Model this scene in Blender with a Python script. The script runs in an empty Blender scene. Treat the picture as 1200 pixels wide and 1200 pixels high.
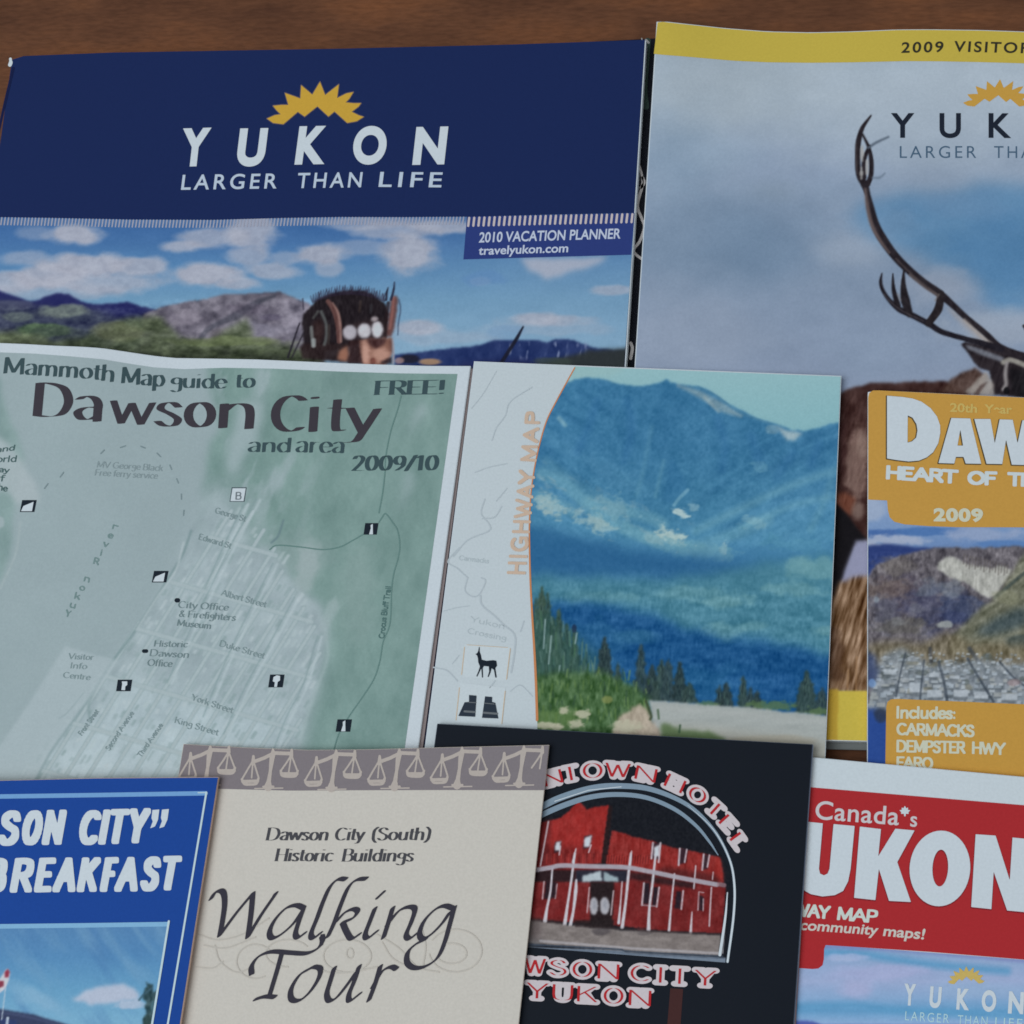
import bpy, math
import numpy as np
from mathutils import Matrix, Vector

# ------------------------------------------------------------------ camera, light, exposure
SC = bpy.context.scene
COL = SC.collection
FPX = 1900.0                       # focal length in photo pixels (photo is 1200 wide)
def _n(v): v = np.array(v, float); return v / np.linalg.norm(v)
AX = _n((10200, 235, -1900))       # table x axis seen from the camera (right, down, forward)
AY = np.array((530, -7200, 1900.0)); AY = _n(AY - AX * AX.dot(AY))
AZ = np.cross(AX, AY)
RW = np.stack([AX, AY, AZ])        # camera -> table axes
def ray(u, v): return RW @ np.array([u - 600.0, v - 600.0, FPX])
_a, _b = ray(15, 68), ray(757, 46)
CAMH = 0.213 / np.linalg.norm(_a[:2] / -_a[2] - _b[:2] / -_b[2])   # the top-left booklet is 213 mm wide
cd = bpy.data.cameras.new('camera'); cam = bpy.data.objects.new('camera', cd); COL.objects.link(cam)
r, d, f = RW[:, 0], RW[:, 1], RW[:, 2]
cam.matrix_world = Matrix(((r[0], -d[0], -f[0], 0), (r[1], -d[1], -f[1], 0), (r[2], -d[2], -f[2], CAMH), (0, 0, 0, 1)))
cd.sensor_width = 36; cd.lens = 36 * FPX / 1200; cd.clip_start = 0.01; cd.clip_end = 20
SC.camera = cam

W = bpy.data.worlds.new('World'); SC.world = W; W.use_nodes = True
W.node_tree.nodes['Background'].inputs[0].default_value = (0.76, 0.89, 1.0, 1)
W.node_tree.nodes['Background'].inputs[1].default_value = 0.27
def lamp(name, loc, aim, sx, sy, power, colour):
    l = bpy.data.lights.new(name, 'AREA'); l.shape = 'RECTANGLE'; l.size = sx; l.size_y = sy; l.energy = power; l.color = colour
    o = bpy.data.objects.new(name, l); COL.objects.link(o); o.location = loc
    o.rotation_euler = (Vector(aim) - Vector(loc)).to_track_quat('-Z', 'Y').to_euler()
    return o
MIDX, MIDY = (ray(600, 600) / -ray(600, 600)[2] * CAMH)[:2]
lamp('window_light', (MIDX - 1.05, MIDY - 0.65, 2.15), (MIDX, MIDY, 0), 1.9, 2.1, 38.0, (0.785, 0.905, 1.0))
SC.view_settings.view_transform = 'Standard'; SC.view_settings.look = 'None'
SC.view_settings.exposure = 0; SC.view_settings.gamma = 1; SC.view_settings.use_curve_mapping = False
SC.cycles.filter_width = 1.7
SC.cycles.max_bounces = 6

# ------------------------------------------------------------------ helpers
ILL = np.array((0.535, 0.635, 0.71))     # light that reaches a matt sheet lying here, per channel
LAY = 6e-5                               # one printed layer
def lin(c):
    c = np.asarray(c, float) / 255.0
    return np.where(c <= 0.04045, c / 12.92, ((c + 0.055) / 1.055) ** 2.4)
def alb(c): return np.clip(lin(c) / ILL, 0.004, 0.88)
def P(u, v, h):
    """point at height h above the table seen at photo pixel (u, v); arrays welcome"""
    u, v, h = np.broadcast_arrays(np.asarray(u, float), np.asarray(v, float), np.asarray(h, float))
    d = np.stack([u - 600, v - 600, np.full(u.shape, FPX)], -1) @ RW.T
    t = (h - CAMH) / d[..., 2]
    q = d * t[..., None]; q[..., 2] = h
    return q

MATS = {}
def nodes_of(m):
    m.use_nodes = True; nt = m.node_tree; b = nt.nodes['Principled BSDF']; return nt, b
def paper_bump(nt, b, scale=700, strength=0.02):
    tc = nt.nodes.new('ShaderNodeTexCoord'); no = nt.nodes.new('ShaderNodeTexNoise'); bu = nt.nodes.new('ShaderNodeBump')
    no.inputs['Scale'].default_value = scale; no.inputs['Detail'].default_value = 3
    bu.inputs['Strength'].default_value = strength; bu.inputs['Distance'].default_value = 0.0004
    nt.links.new(tc.outputs['Object'], no.inputs['Vector']); nt.links.new(no.outputs['Fac'], bu.inputs['Height'])
    n2 = nt.nodes.new('ShaderNodeTexNoise'); n2.inputs['Scale'].default_value = 14; n2.inputs['Detail'].default_value = 2
    b2 = nt.nodes.new('ShaderNodeBump'); b2.inputs['Strength'].default_value = 0.14; b2.inputs['Distance'].default_value = 0.004
    nt.links.new(tc.outputs['Object'], n2.inputs['Vector']); nt.links.new(n2.outputs['Fac'], b2.inputs['Height'])
    nt.links.new(b2.outputs['Normal'], bu.inputs['Normal']); nt.links.new(bu.outputs['Normal'], b.inputs['Normal'])
    return tc
def ink(c, rough=0.55, spec=0.03, vary=0.035):
    key = (tuple(c), rough, spec, vary)
    if key in MATS: return MATS[key]
    m = bpy.data.materials.new('print_%d_%d_%d' % tuple(int(x) for x in c)); nt, b = nodes_of(m)
    tc = paper_bump(nt, b); a = alb(c)
    no = nt.nodes.new('ShaderNodeTexNoise'); no.inputs['Scale'].default_value = 1500; no.inputs['Detail'].default_value = 4
    nt.links.new(tc.outputs['Object'], no.inputs['Vector'])
    mr = nt.nodes.new('ShaderNodeMapRange'); mr.inputs[1].default_value = 0.3; mr.inputs[2].default_value = 0.7
    mr.inputs[3].default_value = 1 - vary; mr.inputs[4].default_value = 1 + vary
    nt.links.new(no.outputs['Fac'], mr.inputs[0])
    mx = nt.nodes.new('ShaderNodeVectorMath'); mx.operation = 'SCALE'; mx.inputs[0].default_value = tuple(a)
    nt.links.new(mr.outputs[0], mx.inputs['Scale']); nt.links.new(mx.outputs[0], b.inputs['Base Color'])
    b.inputs['Roughness'].default_value = rough; b.inputs['Specular IOR Level'].default_value = spec
    MATS[key] = m; return m
def picture_mat():
    if 'pic' in MATS: return MATS['pic']
    m = bpy.data.materials.new('printed_picture'); nt, b = nodes_of(m); tc = paper_bump(nt, b)
    at = nt.nodes.new('ShaderNodeVertexColor'); at.layer_name = 'print'
    no = nt.nodes.new('ShaderNodeTexNoise'); no.inputs['Scale'].default_value = 1600; no.inputs['Detail'].default_value = 4
    nt.links.new(tc.outputs['Object'], no.inputs['Vector'])
    mr = nt.nodes.new('ShaderNodeMapRange'); mr.inputs[1].default_value = 0.3; mr.inputs[2].default_value = 0.7
    mr.inputs[3].default_value = 0.97; mr.inputs[4].default_value = 1.03
    nt.links.new(no.outputs['Fac'], mr.inputs[0])
    mx = nt.nodes.new('ShaderNodeVectorMath'); mx.operation = 'SCALE'
    nt.links.new(at.outputs['Color'], mx.inputs[0]); nt.links.new(mr.outputs[0], mx.inputs['Scale'])
    nt.links.new(mx.outputs[0], b.inputs['Base Color'])
    b.inputs['Roughness'].default_value = 0.55; b.inputs['Specular IOR Level'].default_value = 0.03
    MATS['pic'] = m; return m

def link_mesh(name, V, F, mat, parent=None):
    me = bpy.data.meshes.new(name); me.from_pydata([tuple(p) for p in V], [], F); me.materials.append(mat); me.update()
    o = bpy.data.objects.new(name, me); COL.objects.link(o)
    if parent is not None: o.parent = parent; o.matrix_parent_inverse = parent.matrix_world.inverted()
    return o
def thing(name, label, cat, u, v, z=0.0):
    o = bpy.data.objects.new(name, None); COL.objects.link(o); o.empty_display_size = 0.02
    o.location = P(u, v, z); o['label'] = label; o['category'] = cat
    bpy.context.view_layer.update(); return o
def resample(pts, n):
    pts = np.asarray(pts, float); s = np.r_[0, np.cumsum(np.hypot(*np.diff(pts, axis=0).T))]; t = np.linspace(0, s[-1], n)
    return np.stack([np.interp(t, s, pts[:, 0]), np.interp(t, s, pts[:, 1])], 1)
def plen(p): p = np.asarray(p, float); return np.hypot(*np.diff(p, axis=0).T).sum()
def ruled(top, bot, step):
    n = max(2, int(max(plen(top), plen(bot)) / step) + 1)
    a, b = resample(top, n), resample(bot, n)
    m = max(2, int(max(np.hypot(*(a[0] - b[0])), np.hypot(*(a[-1] - b[-1]))) / step) + 1)
    t = np.linspace(0, 1, m)[:, None, None]
    return a[None] * (1 - t) + b[None] * t                 # m x n x 2
def grid_faces(m, n):
    i = np.arange(m * n).reshape(m, n)
    return np.stack([i[1:, :-1], i[1:, 1:], i[:-1, 1:], i[:-1, :-1]], -1).reshape(-1, 4)
def big_mesh(name, V, F, mat, parent, rgb=None):
    me = bpy.data.meshes.new(name); V = np.ascontiguousarray(V, np.float32); F = np.ascontiguousarray(F, np.int32)
    me.vertices.add(len(V)); me.vertices.foreach_set('co', V.ravel())
    me.loops.add(F.size); me.loops.foreach_set('vertex_index', F.ravel())
    me.polygons.add(len(F)); me.polygons.foreach_set('loop_start', np.arange(0, F.size, 4, dtype=np.int32))
    me.update(calc_edges=True)
    if rgb is not None:
        at = me.color_attributes.new('print', 'FLOAT_COLOR', 'POINT')
        at.data.foreach_set('color', np.c_[rgb, np.ones(len(rgb))].astype(np.float32).ravel())
    me.materials.append(mat); me.validate(); me.polygons.foreach_set('use_smooth', np.ones(len(F), bool))
    o = bpy.data.objects.new(name, me); COL.objects.link(o); o.parent = parent; o.matrix_parent_inverse = parent.matrix_world.inverted()
    return o
def slab(name, parent, top, bot, h, thick, mat, step=14, drop=1e-4):
    """a sheet or a block of pages with real thickness: top face just under the printed layers"""
    g = ruled(top, bot, step); m, n = g.shape[:2]; u, v = g[..., 0].ravel(), g[..., 1].ravel(); hh = h(u, v) - drop
    T = P(u, v, hh); B = T.copy(); B[:, 2] -= (thick(u, v) if callable(thick) else thick)
    N = m * n; F = [tuple(q) for q in grid_faces(m, n)] + [tuple(q[::-1] + N) for q in grid_faces(m, n)]
    i = np.arange(N).reshape(m, n)
    ring = list(i[0, :]) + list(i[1:, -1]) + list(i[-1, -2::-1]) + list(i[-2:0:-1, 0])
    for a, b in zip(ring, ring[1:] + ring[:1]): F.append((a, b, b + N, a + N))
    return link_mesh(name, np.r_[T, B], F, mat, parent)
def grid_part(name, parent, top, bot, h, layer, mat, step=14):
    g = ruled(top, bot, step); u, v = g[..., 0].ravel(), g[..., 1].ravel()
    return big_mesh(name, P(u, v, h(u, v) + layer * LAY), grid_faces(*g.shape[:2]), mat, parent)
def art_part(name, parent, top, bot, h, layer, art, step=1.12):
    g = ruled(top, bot, step); u, v = g[..., 0].ravel(), g[..., 1].ravel()
    return big_mesh(name, P(u, v, h(u, v) + layer * LAY), grid_faces(*g.shape[:2]), picture_mat(), parent, alb(art.sample(u, v)))
def poly_part(name, parent, pts, h, layer, mat):
    pts = np.asarray(pts, float); V = P(pts[:, 0], pts[:, 1], h(pts[:, 0], pts[:, 1]) + layer * LAY)
    return link_mesh(name, V, [tuple(range(len(V)))[::-1]], mat, parent)

# ------------------------------------------------------------------ scalar fields -> flat shapes (marching squares)
def seg_field(U, V, pts, r, nib=None):
    """px inside distance of a stroke with radius r (per point or one); nib=(a,b,deg) makes it a broad pen"""
    pts = np.asarray(pts, float); f = np.full(U.shape, -9.0)
    r = np.full(len(pts), float(r)) if np.isscalar(r) else np.asarray(r, float)
    if nib is not None:
        a, b, th = nib[:3]; c, s = math.cos(math.radians(th)), -math.sin(math.radians(th))
        tr = lambda x, y: ((x * c + y * s) / a, (-x * s + y * c) / b)
        sc = min(a, b); r = np.ones(len(pts)); reach = max(a, b) + 2
    else: reach = r.max() + 2; sc = 1; tr = lambda x, y: (x, y)
    x0, y0, dx = U[0, 0], V[0, 0], U[0, 1] - U[0, 0]
    if len(pts) == 1: pts = np.r_[pts, pts + 1e-3]; r = np.r_[r, r]
    for k in range(len(pts) - 1):
        (ax, ay), (bx, by) = pts[k], pts[k + 1]
        j0 = max(0, int((min(ax, bx) - reach - x0) / dx)); j1 = int((max(ax, bx) + reach - x0) / dx) + 2
        i0 = max(0, int((min(ay, by) - reach - y0) / dx)); i1 = int((max(ay, by) + reach - y0) / dx) + 2
        if j1 <= j0 or i1 <= i0: continue
        u, v = tr(U[i0:i1, j0:j1] - ax, V[i0:i1, j0:j1] - ay); ex, ey = tr(bx - ax, by - ay)
        L2 = ex * ex + ey * ey + 1e-12; t = np.clip((u * ex + v * ey) / L2, 0, 1)
        d = np.hypot(u - t * ex, v - t * ey) if nib is None or len(nib) < 4 else ((u - t * ex) ** 4 + (v - t * ey) ** 4) ** .25
        f[i0:i1, j0:j1] = np.maximum(f[i0:i1, j0:j1], (r[k] + (r[k + 1] - r[k]) * t - d) * sc)
    return f
def loop_field(U, V, loops):
    inside = np.zeros(U.shape, bool); dist = np.full(U.shape, 1e9)
    for lp in loops:
        lp = np.asarray(lp, float)
        for (ax, ay), (bx, by) in zip(lp, np.roll(lp, -1, 0)):
            if ay != by:
                c = ((ay > V) != (by > V)) & (U < (bx - ax) * (V - ay) / (by - ay) + ax); inside ^= c
            ex, ey = bx - ax, by - ay; t = np.clip(((U - ax) * ex + (V - ay) * ey) / (ex * ex + ey * ey + 1e-12), 0, 1)
            dist = np.minimum(dist, np.hypot(U - ax - t * ex, V - ay - t * ey))
    return np.where(inside, dist, -dist)
def field_grid(x0, y0, x1, y1, q=0.5):
    return np.meshgrid(np.arange(x0, x1 + q, q), np.arange(y0, y1 + q, q))
def shape_part(name, parent, U, V, f, h, layer, mat):
    """mesh of the region f > 0"""
    f = np.where(np.abs(f) < 1e-4, 1e-4, f); q = U[0, 1] - U[0, 0]; ins = f > 0
    c = ins[:-1, :-1].astype(int) + ins[:-1, 1:] + ins[1:, 1:] + ins[1:, :-1]
    verts, faces, idx = [], [], {}
    def vid(x, y):
        k = (round(x, 3), round(y, 3))
        if k not in idx: idx[k] = len(verts); verts.append(k)
        return idx[k]
    for i in range(c.shape[0]):
        row = c[i]; full = np.flatnonzero(row == 4)
        if len(full):
            for run in np.split(full, np.flatnonzero(np.diff(full) != 1) + 1):
                for a in range(run[0], run[-1] + 1, 10):
                    b = min(a + 9, run[-1]); y0, y1 = V[i, 0], V[i + 1, 0]
                    faces.append((vid(U[0, a], y1), vid(U[0, b + 1], y1), vid(U[0, b + 1], y0), vid(U[0, a], y0)))
        for j in np.flatnonzero((row > 0) & (row < 4)):
            cs = [(i, j), (i, j + 1), (i + 1, j + 1), (i + 1, j)]; out = []
            for k in range(4):
                (i0, j0), (i1, j1) = cs[k], cs[(k + 1) % 4]; a, b = f[i0, j0], f[i1, j1]
                if a > 0: out.append(vid(U[i0, j0], V[i0, j0]))
                if (a > 0) != (b > 0):
                    t = a / (a - b); out.append(vid(U[i0, j0] + (U[i1, j1] - U[i0, j0]) * t, V[i0, j0] + (V[i1, j1] - V[i0, j0]) * t))
            out = list(dict.fromkeys(out))
            if len(out) > 2: faces.append(tuple(out[::-1]))
    if not faces: return None
    p = np.array(verts); return link_mesh(name, P(p[:, 0], p[:, 1], h(p[:, 0], p[:, 1]) + layer * LAY), faces, mat, parent)
def strokes_part(name, parent, strokes, h, layer, mat, q=0.5, grow=0.0):
    """strokes: list of (points, radius or nib)"""
    al = np.concatenate([np.asarray(s[0], float) for s in strokes]); m = 8
    U, V = field_grid(al[:, 0].min() - m, al[:, 1].min() - m, al[:, 0].max() + m, al[:, 1].max() + m, q)
    f = np.full(U.shape, -9.0)
    for pts, w in strokes:
        if isinstance(w, tuple): g = seg_field(U, V, pts, 1, (w[0] + grow, w[1] + grow) + w[2:])
        else: g = seg_field(U, V, pts, np.asarray(w, float) + grow if not np.isscalar(w) else w + grow)
        f = np.maximum(f, g)
    return shape_part(name, parent, U, V, f, h, layer, mat)
def loops_part(name, parent, loops, h, layer, mat, q=0.6, grow=0.0):
    al = np.concatenate([np.asarray(l, float) for l in loops])
    U, V = field_grid(al[:, 0].min() - 4, al[:, 1].min() - 4, al[:, 0].max() + 4, al[:, 1].max() + 4, q)
    return shape_part(name, parent, U, V, loop_field(U, V, loops) + grow, h, layer, mat)
def smooth(pts, n=8, closed=False):
    p = np.asarray(pts, float)
    if closed: p = np.r_[p[-1:], p, p[:2]]
    else: p = np.r_[2 * p[:1] - p[1:2], p, 2 * p[-1:] - p[-2:-1]]
    out = []
    for i in range(1, len(p) - 2):
        t = np.linspace(0, 1, n, endpoint=False)[:, None]; a, b, c, d = p[i - 1], p[i], p[i + 1], p[i + 2]
        out.append(0.5 * (2 * b + (c - a) * t + (2 * a - 5 * b + 4 * c - d) * t ** 2 + (3 * b - a - 3 * c + d) * t ** 3))
    out.append(p[-2:-1]); return np.concatenate(out)
def ell(cx, cy, rx, ry, a0=0, a1=360, n=24):
    a = np.radians(np.linspace(a0, a1, n)); return np.stack([cx + rx * np.cos(a), cy + ry * np.sin(a)], 1)

# ------------------------------------------------------------------ text
class Line:
    """a text line on the sheet: baseline through px points, 'up' px vector of one cap height"""
    def __init__(s, base, up): s.b = np.asarray(base, float); s.up = np.asarray(up, float)
    def __call__(s, x, y):                                   # x 0..1 along, y in cap heights
        b = s.b; l = np.r_[0, np.cumsum(np.hypot(*np.diff(b, axis=0).T))]; l /= l[-1]
        X = np.interp(x, l, b[:, 0]) + s.up[0] * y; Y = np.interp(x, l, b[:, 1]) + s.up[1] * y
        lo = x < 0; hi = x > 1
        if lo.any(): e = (b[1] - b[0]) / l[1]; X = np.where(lo, b[0, 0] + e[0] * x + s.up[0] * y, X); Y = np.where(lo, b[0, 1] + e[1] * x + s.up[1] * y, Y)
        if hi.any(): e = (b[-1] - b[-2]) / (1 - l[-2]); X = np.where(hi, b[-1, 0] + e[0] * (x - 1) + s.up[0] * y, X); Y = np.where(hi, b[-1, 1] + e[1] * (x - 1) + s.up[1] * y, Y)
        return X, Y
def sans_mesh(body, offset=0.0, space=1.0):
    c = bpy.data.curves.new('lettering', 'FONT'); c.body = body; c.offset = offset; c.resolution_u = 10; c.space_character = space
    o = bpy.data.objects.new('lettering', c); COL.objects.link(o); bpy.context.view_layer.update()
    dg = bpy.context.evaluated_depsgraph_get(); m = bpy.data.meshes.new_from_object(o.evaluated_get(dg))
    V = np.array([v.co[:2] for v in m.vertices]); F = [tuple(p.vertices) for p in m.polygons]
    bpy.data.objects.remove(o); bpy.data.curves.remove(c); bpy.data.meshes.remove(m)
    V[:, 1] = (V[:, 1] + offset) / (0.682 + 2 * offset); V[:, 0] = (V[:, 0] - V[:, 0].min()) / (V[:, 0].max() - V[:, 0].min())
    return V, F
def sans(name, parent, lines, h, layer, mat, offset=0.0, space=1.0):
    """lines: list of (text, baseline px points, up px vector)"""
    VV, FF, n = [], [], 0
    for t in lines:
        V, F = sans_mesh(t[0], t[3] if len(t) > 3 else offset, space); X, Y = Line(t[1], t[2])(V[:, 0], V[:, 1])
        VV.append(P(X, Y, h(X, Y) + layer * LAY)); FF += [tuple(i + n for i in p) for p in F]; n += len(V)
    return link_mesh(name, np.concatenate(VV), FF, mat, parent)

GL = {}
def G(ch, adv, spec, serifs=''):
    st = []
    for s in spec.split(';'):
        k = s.split(); a = [float(x) for x in k[1:]]
        if k[0] == 'L': st.append(np.array(a).reshape(-1, 2))
        elif k[0] == 'C': st.append(smooth(np.array(a).reshape(-1, 2), 6))
        else: st.append(ell(*a, n=22))
    sf = [float(x) for x in serifs.split()]
    GL[ch] = (adv, st, [(sf[i], sf[i + 1]) for i in range(0, len(sf), 2)])
G('A', .8, 'L .02 0 .38 1 .76 0;L .15 .36 .62 .36', '.02 0 .76 0')
G('B', .66, 'L .1 0 .1 1;C .1 1 .38 1 .53 .9 .53 .64 .38 .53 .1 .53;C .1 .53 .42 .52 .58 .42 .58 .13 .42 0 .1 0', '.1 0 .1 1')
G('C', .78, 'A .42 .5 .36 .5 48 312')
G('D', .84, 'L .1 0 .1 1;C .1 1 .36 1 .62 .88 .74 .5 .62 .12 .36 0 .1 0', '.1 0 .1 1')
G('E', .64, 'L .1 0 .1 1;L .1 1 .54 1;L .1 .52 .46 .52;L .1 0 .56 0', '.1 0 .1 1')
G('F', .6, 'L .1 0 .1 1;L .1 1 .54 1;L .1 .52 .46 .52', '.1 0 .1 1')
G('G', .82, 'A .42 .5 .36 .5 48 300;L .5 .44 .74 .44;L .74 .44 .74 .1', '')
G('P', .66, 'L .1 0 .1 1;C .1 1 .38 1 .56 .9 .56 .6 .38 .48 .1 .48', '.1 0 .1 1')
G('H', .8, 'L .1 0 .1 1;L .68 0 .68 1;L .1 .52 .68 .52', '.1 0 .1 1 .68 0 .68 1')
G('I', .3, 'L .14 0 .14 1', '.14 0 .14 1')
G('K', .74, 'L .1 0 .1 1;L .62 1 .12 .42;L .3 .6 .66 0', '.1 0 .1 1 .62 1 .66 0')
G('L', .58, 'L .1 0 .1 1;L .1 0 .52 0', '.1 0 .1 1')
G('M', .94, 'L .1 0 .12 1;L .12 1 .46 .08;L .46 .08 .8 1;L .8 1 .82 0', '.1 0 .82 0')
G('N', .8, 'L .1 0 .1 1;L .1 1 .68 0;L .68 0 .68 1', '.1 0 .1 1 .68 1')
G('O', .86, 'A .42 .5 .36 .5 0 360')
G('R', .72, 'L .1 0 .1 1;C .1 1 .38 1 .56 .9 .56 .6 .38 .5 .1 .5;L .34 .5 .64 0', '.1 0 .1 1 .64 0')
G('S', .64, 'C .52 .82 .44 .96 .28 1 .11 .88 .11 .7 .3 .54 .5 .42 .55 .2 .42 .02 .22 0 .07 .16')
G('T', .72, 'L .35 0 .35 1;L .02 1 .68 1', '.35 0')
G('U', .8, 'L .1 1 .1 .34;C .1 .34 .16 .08 .39 0 .62 .08 .68 .34;L .68 .34 .68 1', '.1 1 .68 1')
G('V', .74, 'L .02 1 .36 0;L .36 0 .7 1', '.02 1 .7 1')
G('W', 1.06, 'L .02 1 .27 0;L .27 0 .5 .9;L .5 .9 .75 0;L .75 0 1.0 1', '.02 1 .5 .95 1.0 1')
G('Y', .72, 'L .02 1 .36 .45;L .7 1 .36 .45;L .36 .45 .36 0', '.02 1 .7 1 .36 0')
G('a', .56, 'C .08 .56 .2 .68 .36 .66 .44 .5 .44 .3;L .44 .46 .44 0;C .44 .4 .22 .36 .08 .2 .16 .02 .32 .04 .44 .16')
G('b', .6, 'L .1 0 .1 1;C .1 .5 .24 .66 .4 .66 .52 .34 .4 .02 .24 .02 .1 .16')
G('c', .5, 'A .3 .34 .22 .34 45 315')
G('d', .6, 'L .5 0 .5 1;C .5 .5 .36 .66 .2 .64 .08 .34 .2 .03 .36 .02 .5 .16')
G('e', .54, 'C .09 .36 .48 .38 .44 .58 .28 .68 .12 .54 .08 .3 .18 .04 .36 .02 .48 .14')
G('f', .34, 'C .36 .98 .24 1 .17 .84 .16 0;L .03 .66 .32 .66')
G('g', .56, 'C .46 .62 .24 .68 .1 .52 .12 .32 .3 .24 .46 .36 .46 .6;C .46 .62 .47 .2 .44 -.2 .24 -.3 .07 -.2')
G('h', .6, 'L .1 0 .1 1;C .1 .46 .24 .66 .42 .64 .48 .44 .48 0')
G('i', .26, 'L .12 0 .12 .66;L .12 .9 .12 .93')
G('j', .26, 'C .12 .66 .12 -.1 .06 -.26 -.06 -.26;L .12 .9 .12 .93')
G('k', .56, 'L .1 0 .1 1;L .44 .66 .12 .3;L .24 .42 .5 0')
G('l', .26, 'L .12 0 .12 1')
G('m', .9, 'L .1 0 .1 .66;C .1 .48 .22 .66 .36 .64 .42 .46 .42 0;C .42 .48 .55 .66 .69 .64 .76 .46 .76 0')
G('n', .6, 'L .1 0 .1 .66;C .1 .46 .24 .66 .42 .64 .48 .44 .48 0')
G('o', .6, 'A .3 .33 .22 .33 0 360')
G('p', .6, 'L .1 -.3 .1 .66;C .1 .5 .24 .66 .4 .66 .52 .34 .4 .02 .24 .02 .1 .16')
G('r', .42, 'L .1 0 .1 .66;C .1 .44 .2 .62 .38 .64')
G('s', .46, 'C .38 .54 .28 .66 .14 .62 .1 .46 .26 .34 .38 .2 .32 .02 .16 .01 .06 .12')
G('t', .36, 'C .17 .9 .16 .3 .2 .04 .34 .06;L .03 .66 .33 .66')
G('u', .6, 'C .1 .66 .1 .2 .18 .02 .34 .02 .48 .2;L .48 .66 .48 0')
G('v', .54, 'L .04 .66 .27 0;L .27 0 .5 .66')
G('w', .78, 'L .03 .66 .2 .02;L .2 .02 .37 .62;L .37 .62 .56 .02;L .56 .02 .75 .66')
G('y', .54, 'L .04 .66 .28 .02;C .5 .66 .28 .02 .18 -.22 .02 -.26')
G('0', .62, 'A .3 .5 .22 .5 0 360')
G('1', .42, 'L .22 0 .22 1;L .08 .84 .22 1')
G('2', .6, 'C .1 .78 .18 .98 .36 .98 .48 .8 .4 .5 .1 0;L .1 0 .52 0')
G('9', .6, 'A .3 .68 .2 .3 0 360;C .5 .68 .46 .3 .2 .0')
G('/', .44, 'L .02 -.05 .4 1.02')
G('!', .3, 'L .14 .3 .14 1;L .14 .02 .14 .06')
G('(', .34, 'C .3 1.06 .12 .8 .1 .4 .14 .04 .3 -.2')
G(')', .34, 'C .06 1.06 .24 .8 .26 .4 .22 .04 .06 -.2')
G('&', .7, 'C .6 0 .2 .7 .3 .96 .44 .8 .14 .4 .1 .14 .3 0 .6 .4')
G(' ', .3, 'L 0 0 0 0')
def pen_strokes(text, base, up, nib, serif=0.0):
    """text drawn with a broad pen; the ink runs from the first to the last baseline point"""
    st, x = [], 0.0
    for ch in text:
        adv, ss, sf = GL[ch]
        if ch != ' ':
            for s in ss: st.append(s + (x, 0))
            for a, b in sf if serif else []: st.append(np.array([(a - serif + x, b), (a + serif + x, b)]))
        x += adv
    al = np.concatenate(st); lo, hi = al[:, 0].min(), al[:, 0].max(); L = Line(base, up); out = []
    for s in st:
        X, Y = L((s[:, 0] - lo) / (hi - lo) if hi - lo > 1e-6 else np.full(len(s), .5), s[:, 1]); out.append((np.stack([X, Y], 1), nib))
    return out
def pen(name, parent, lines, h, layer, mat, nib, q=0.5, serif=0.0, grow=0.0):
    st = []
    for t in lines: st += pen_strokes(t[0], t[1], t[2], t[3] if len(t) > 3 else nib, serif)
    return strokes_part(name, parent, st, h, layer, mat, q, grow)

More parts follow.
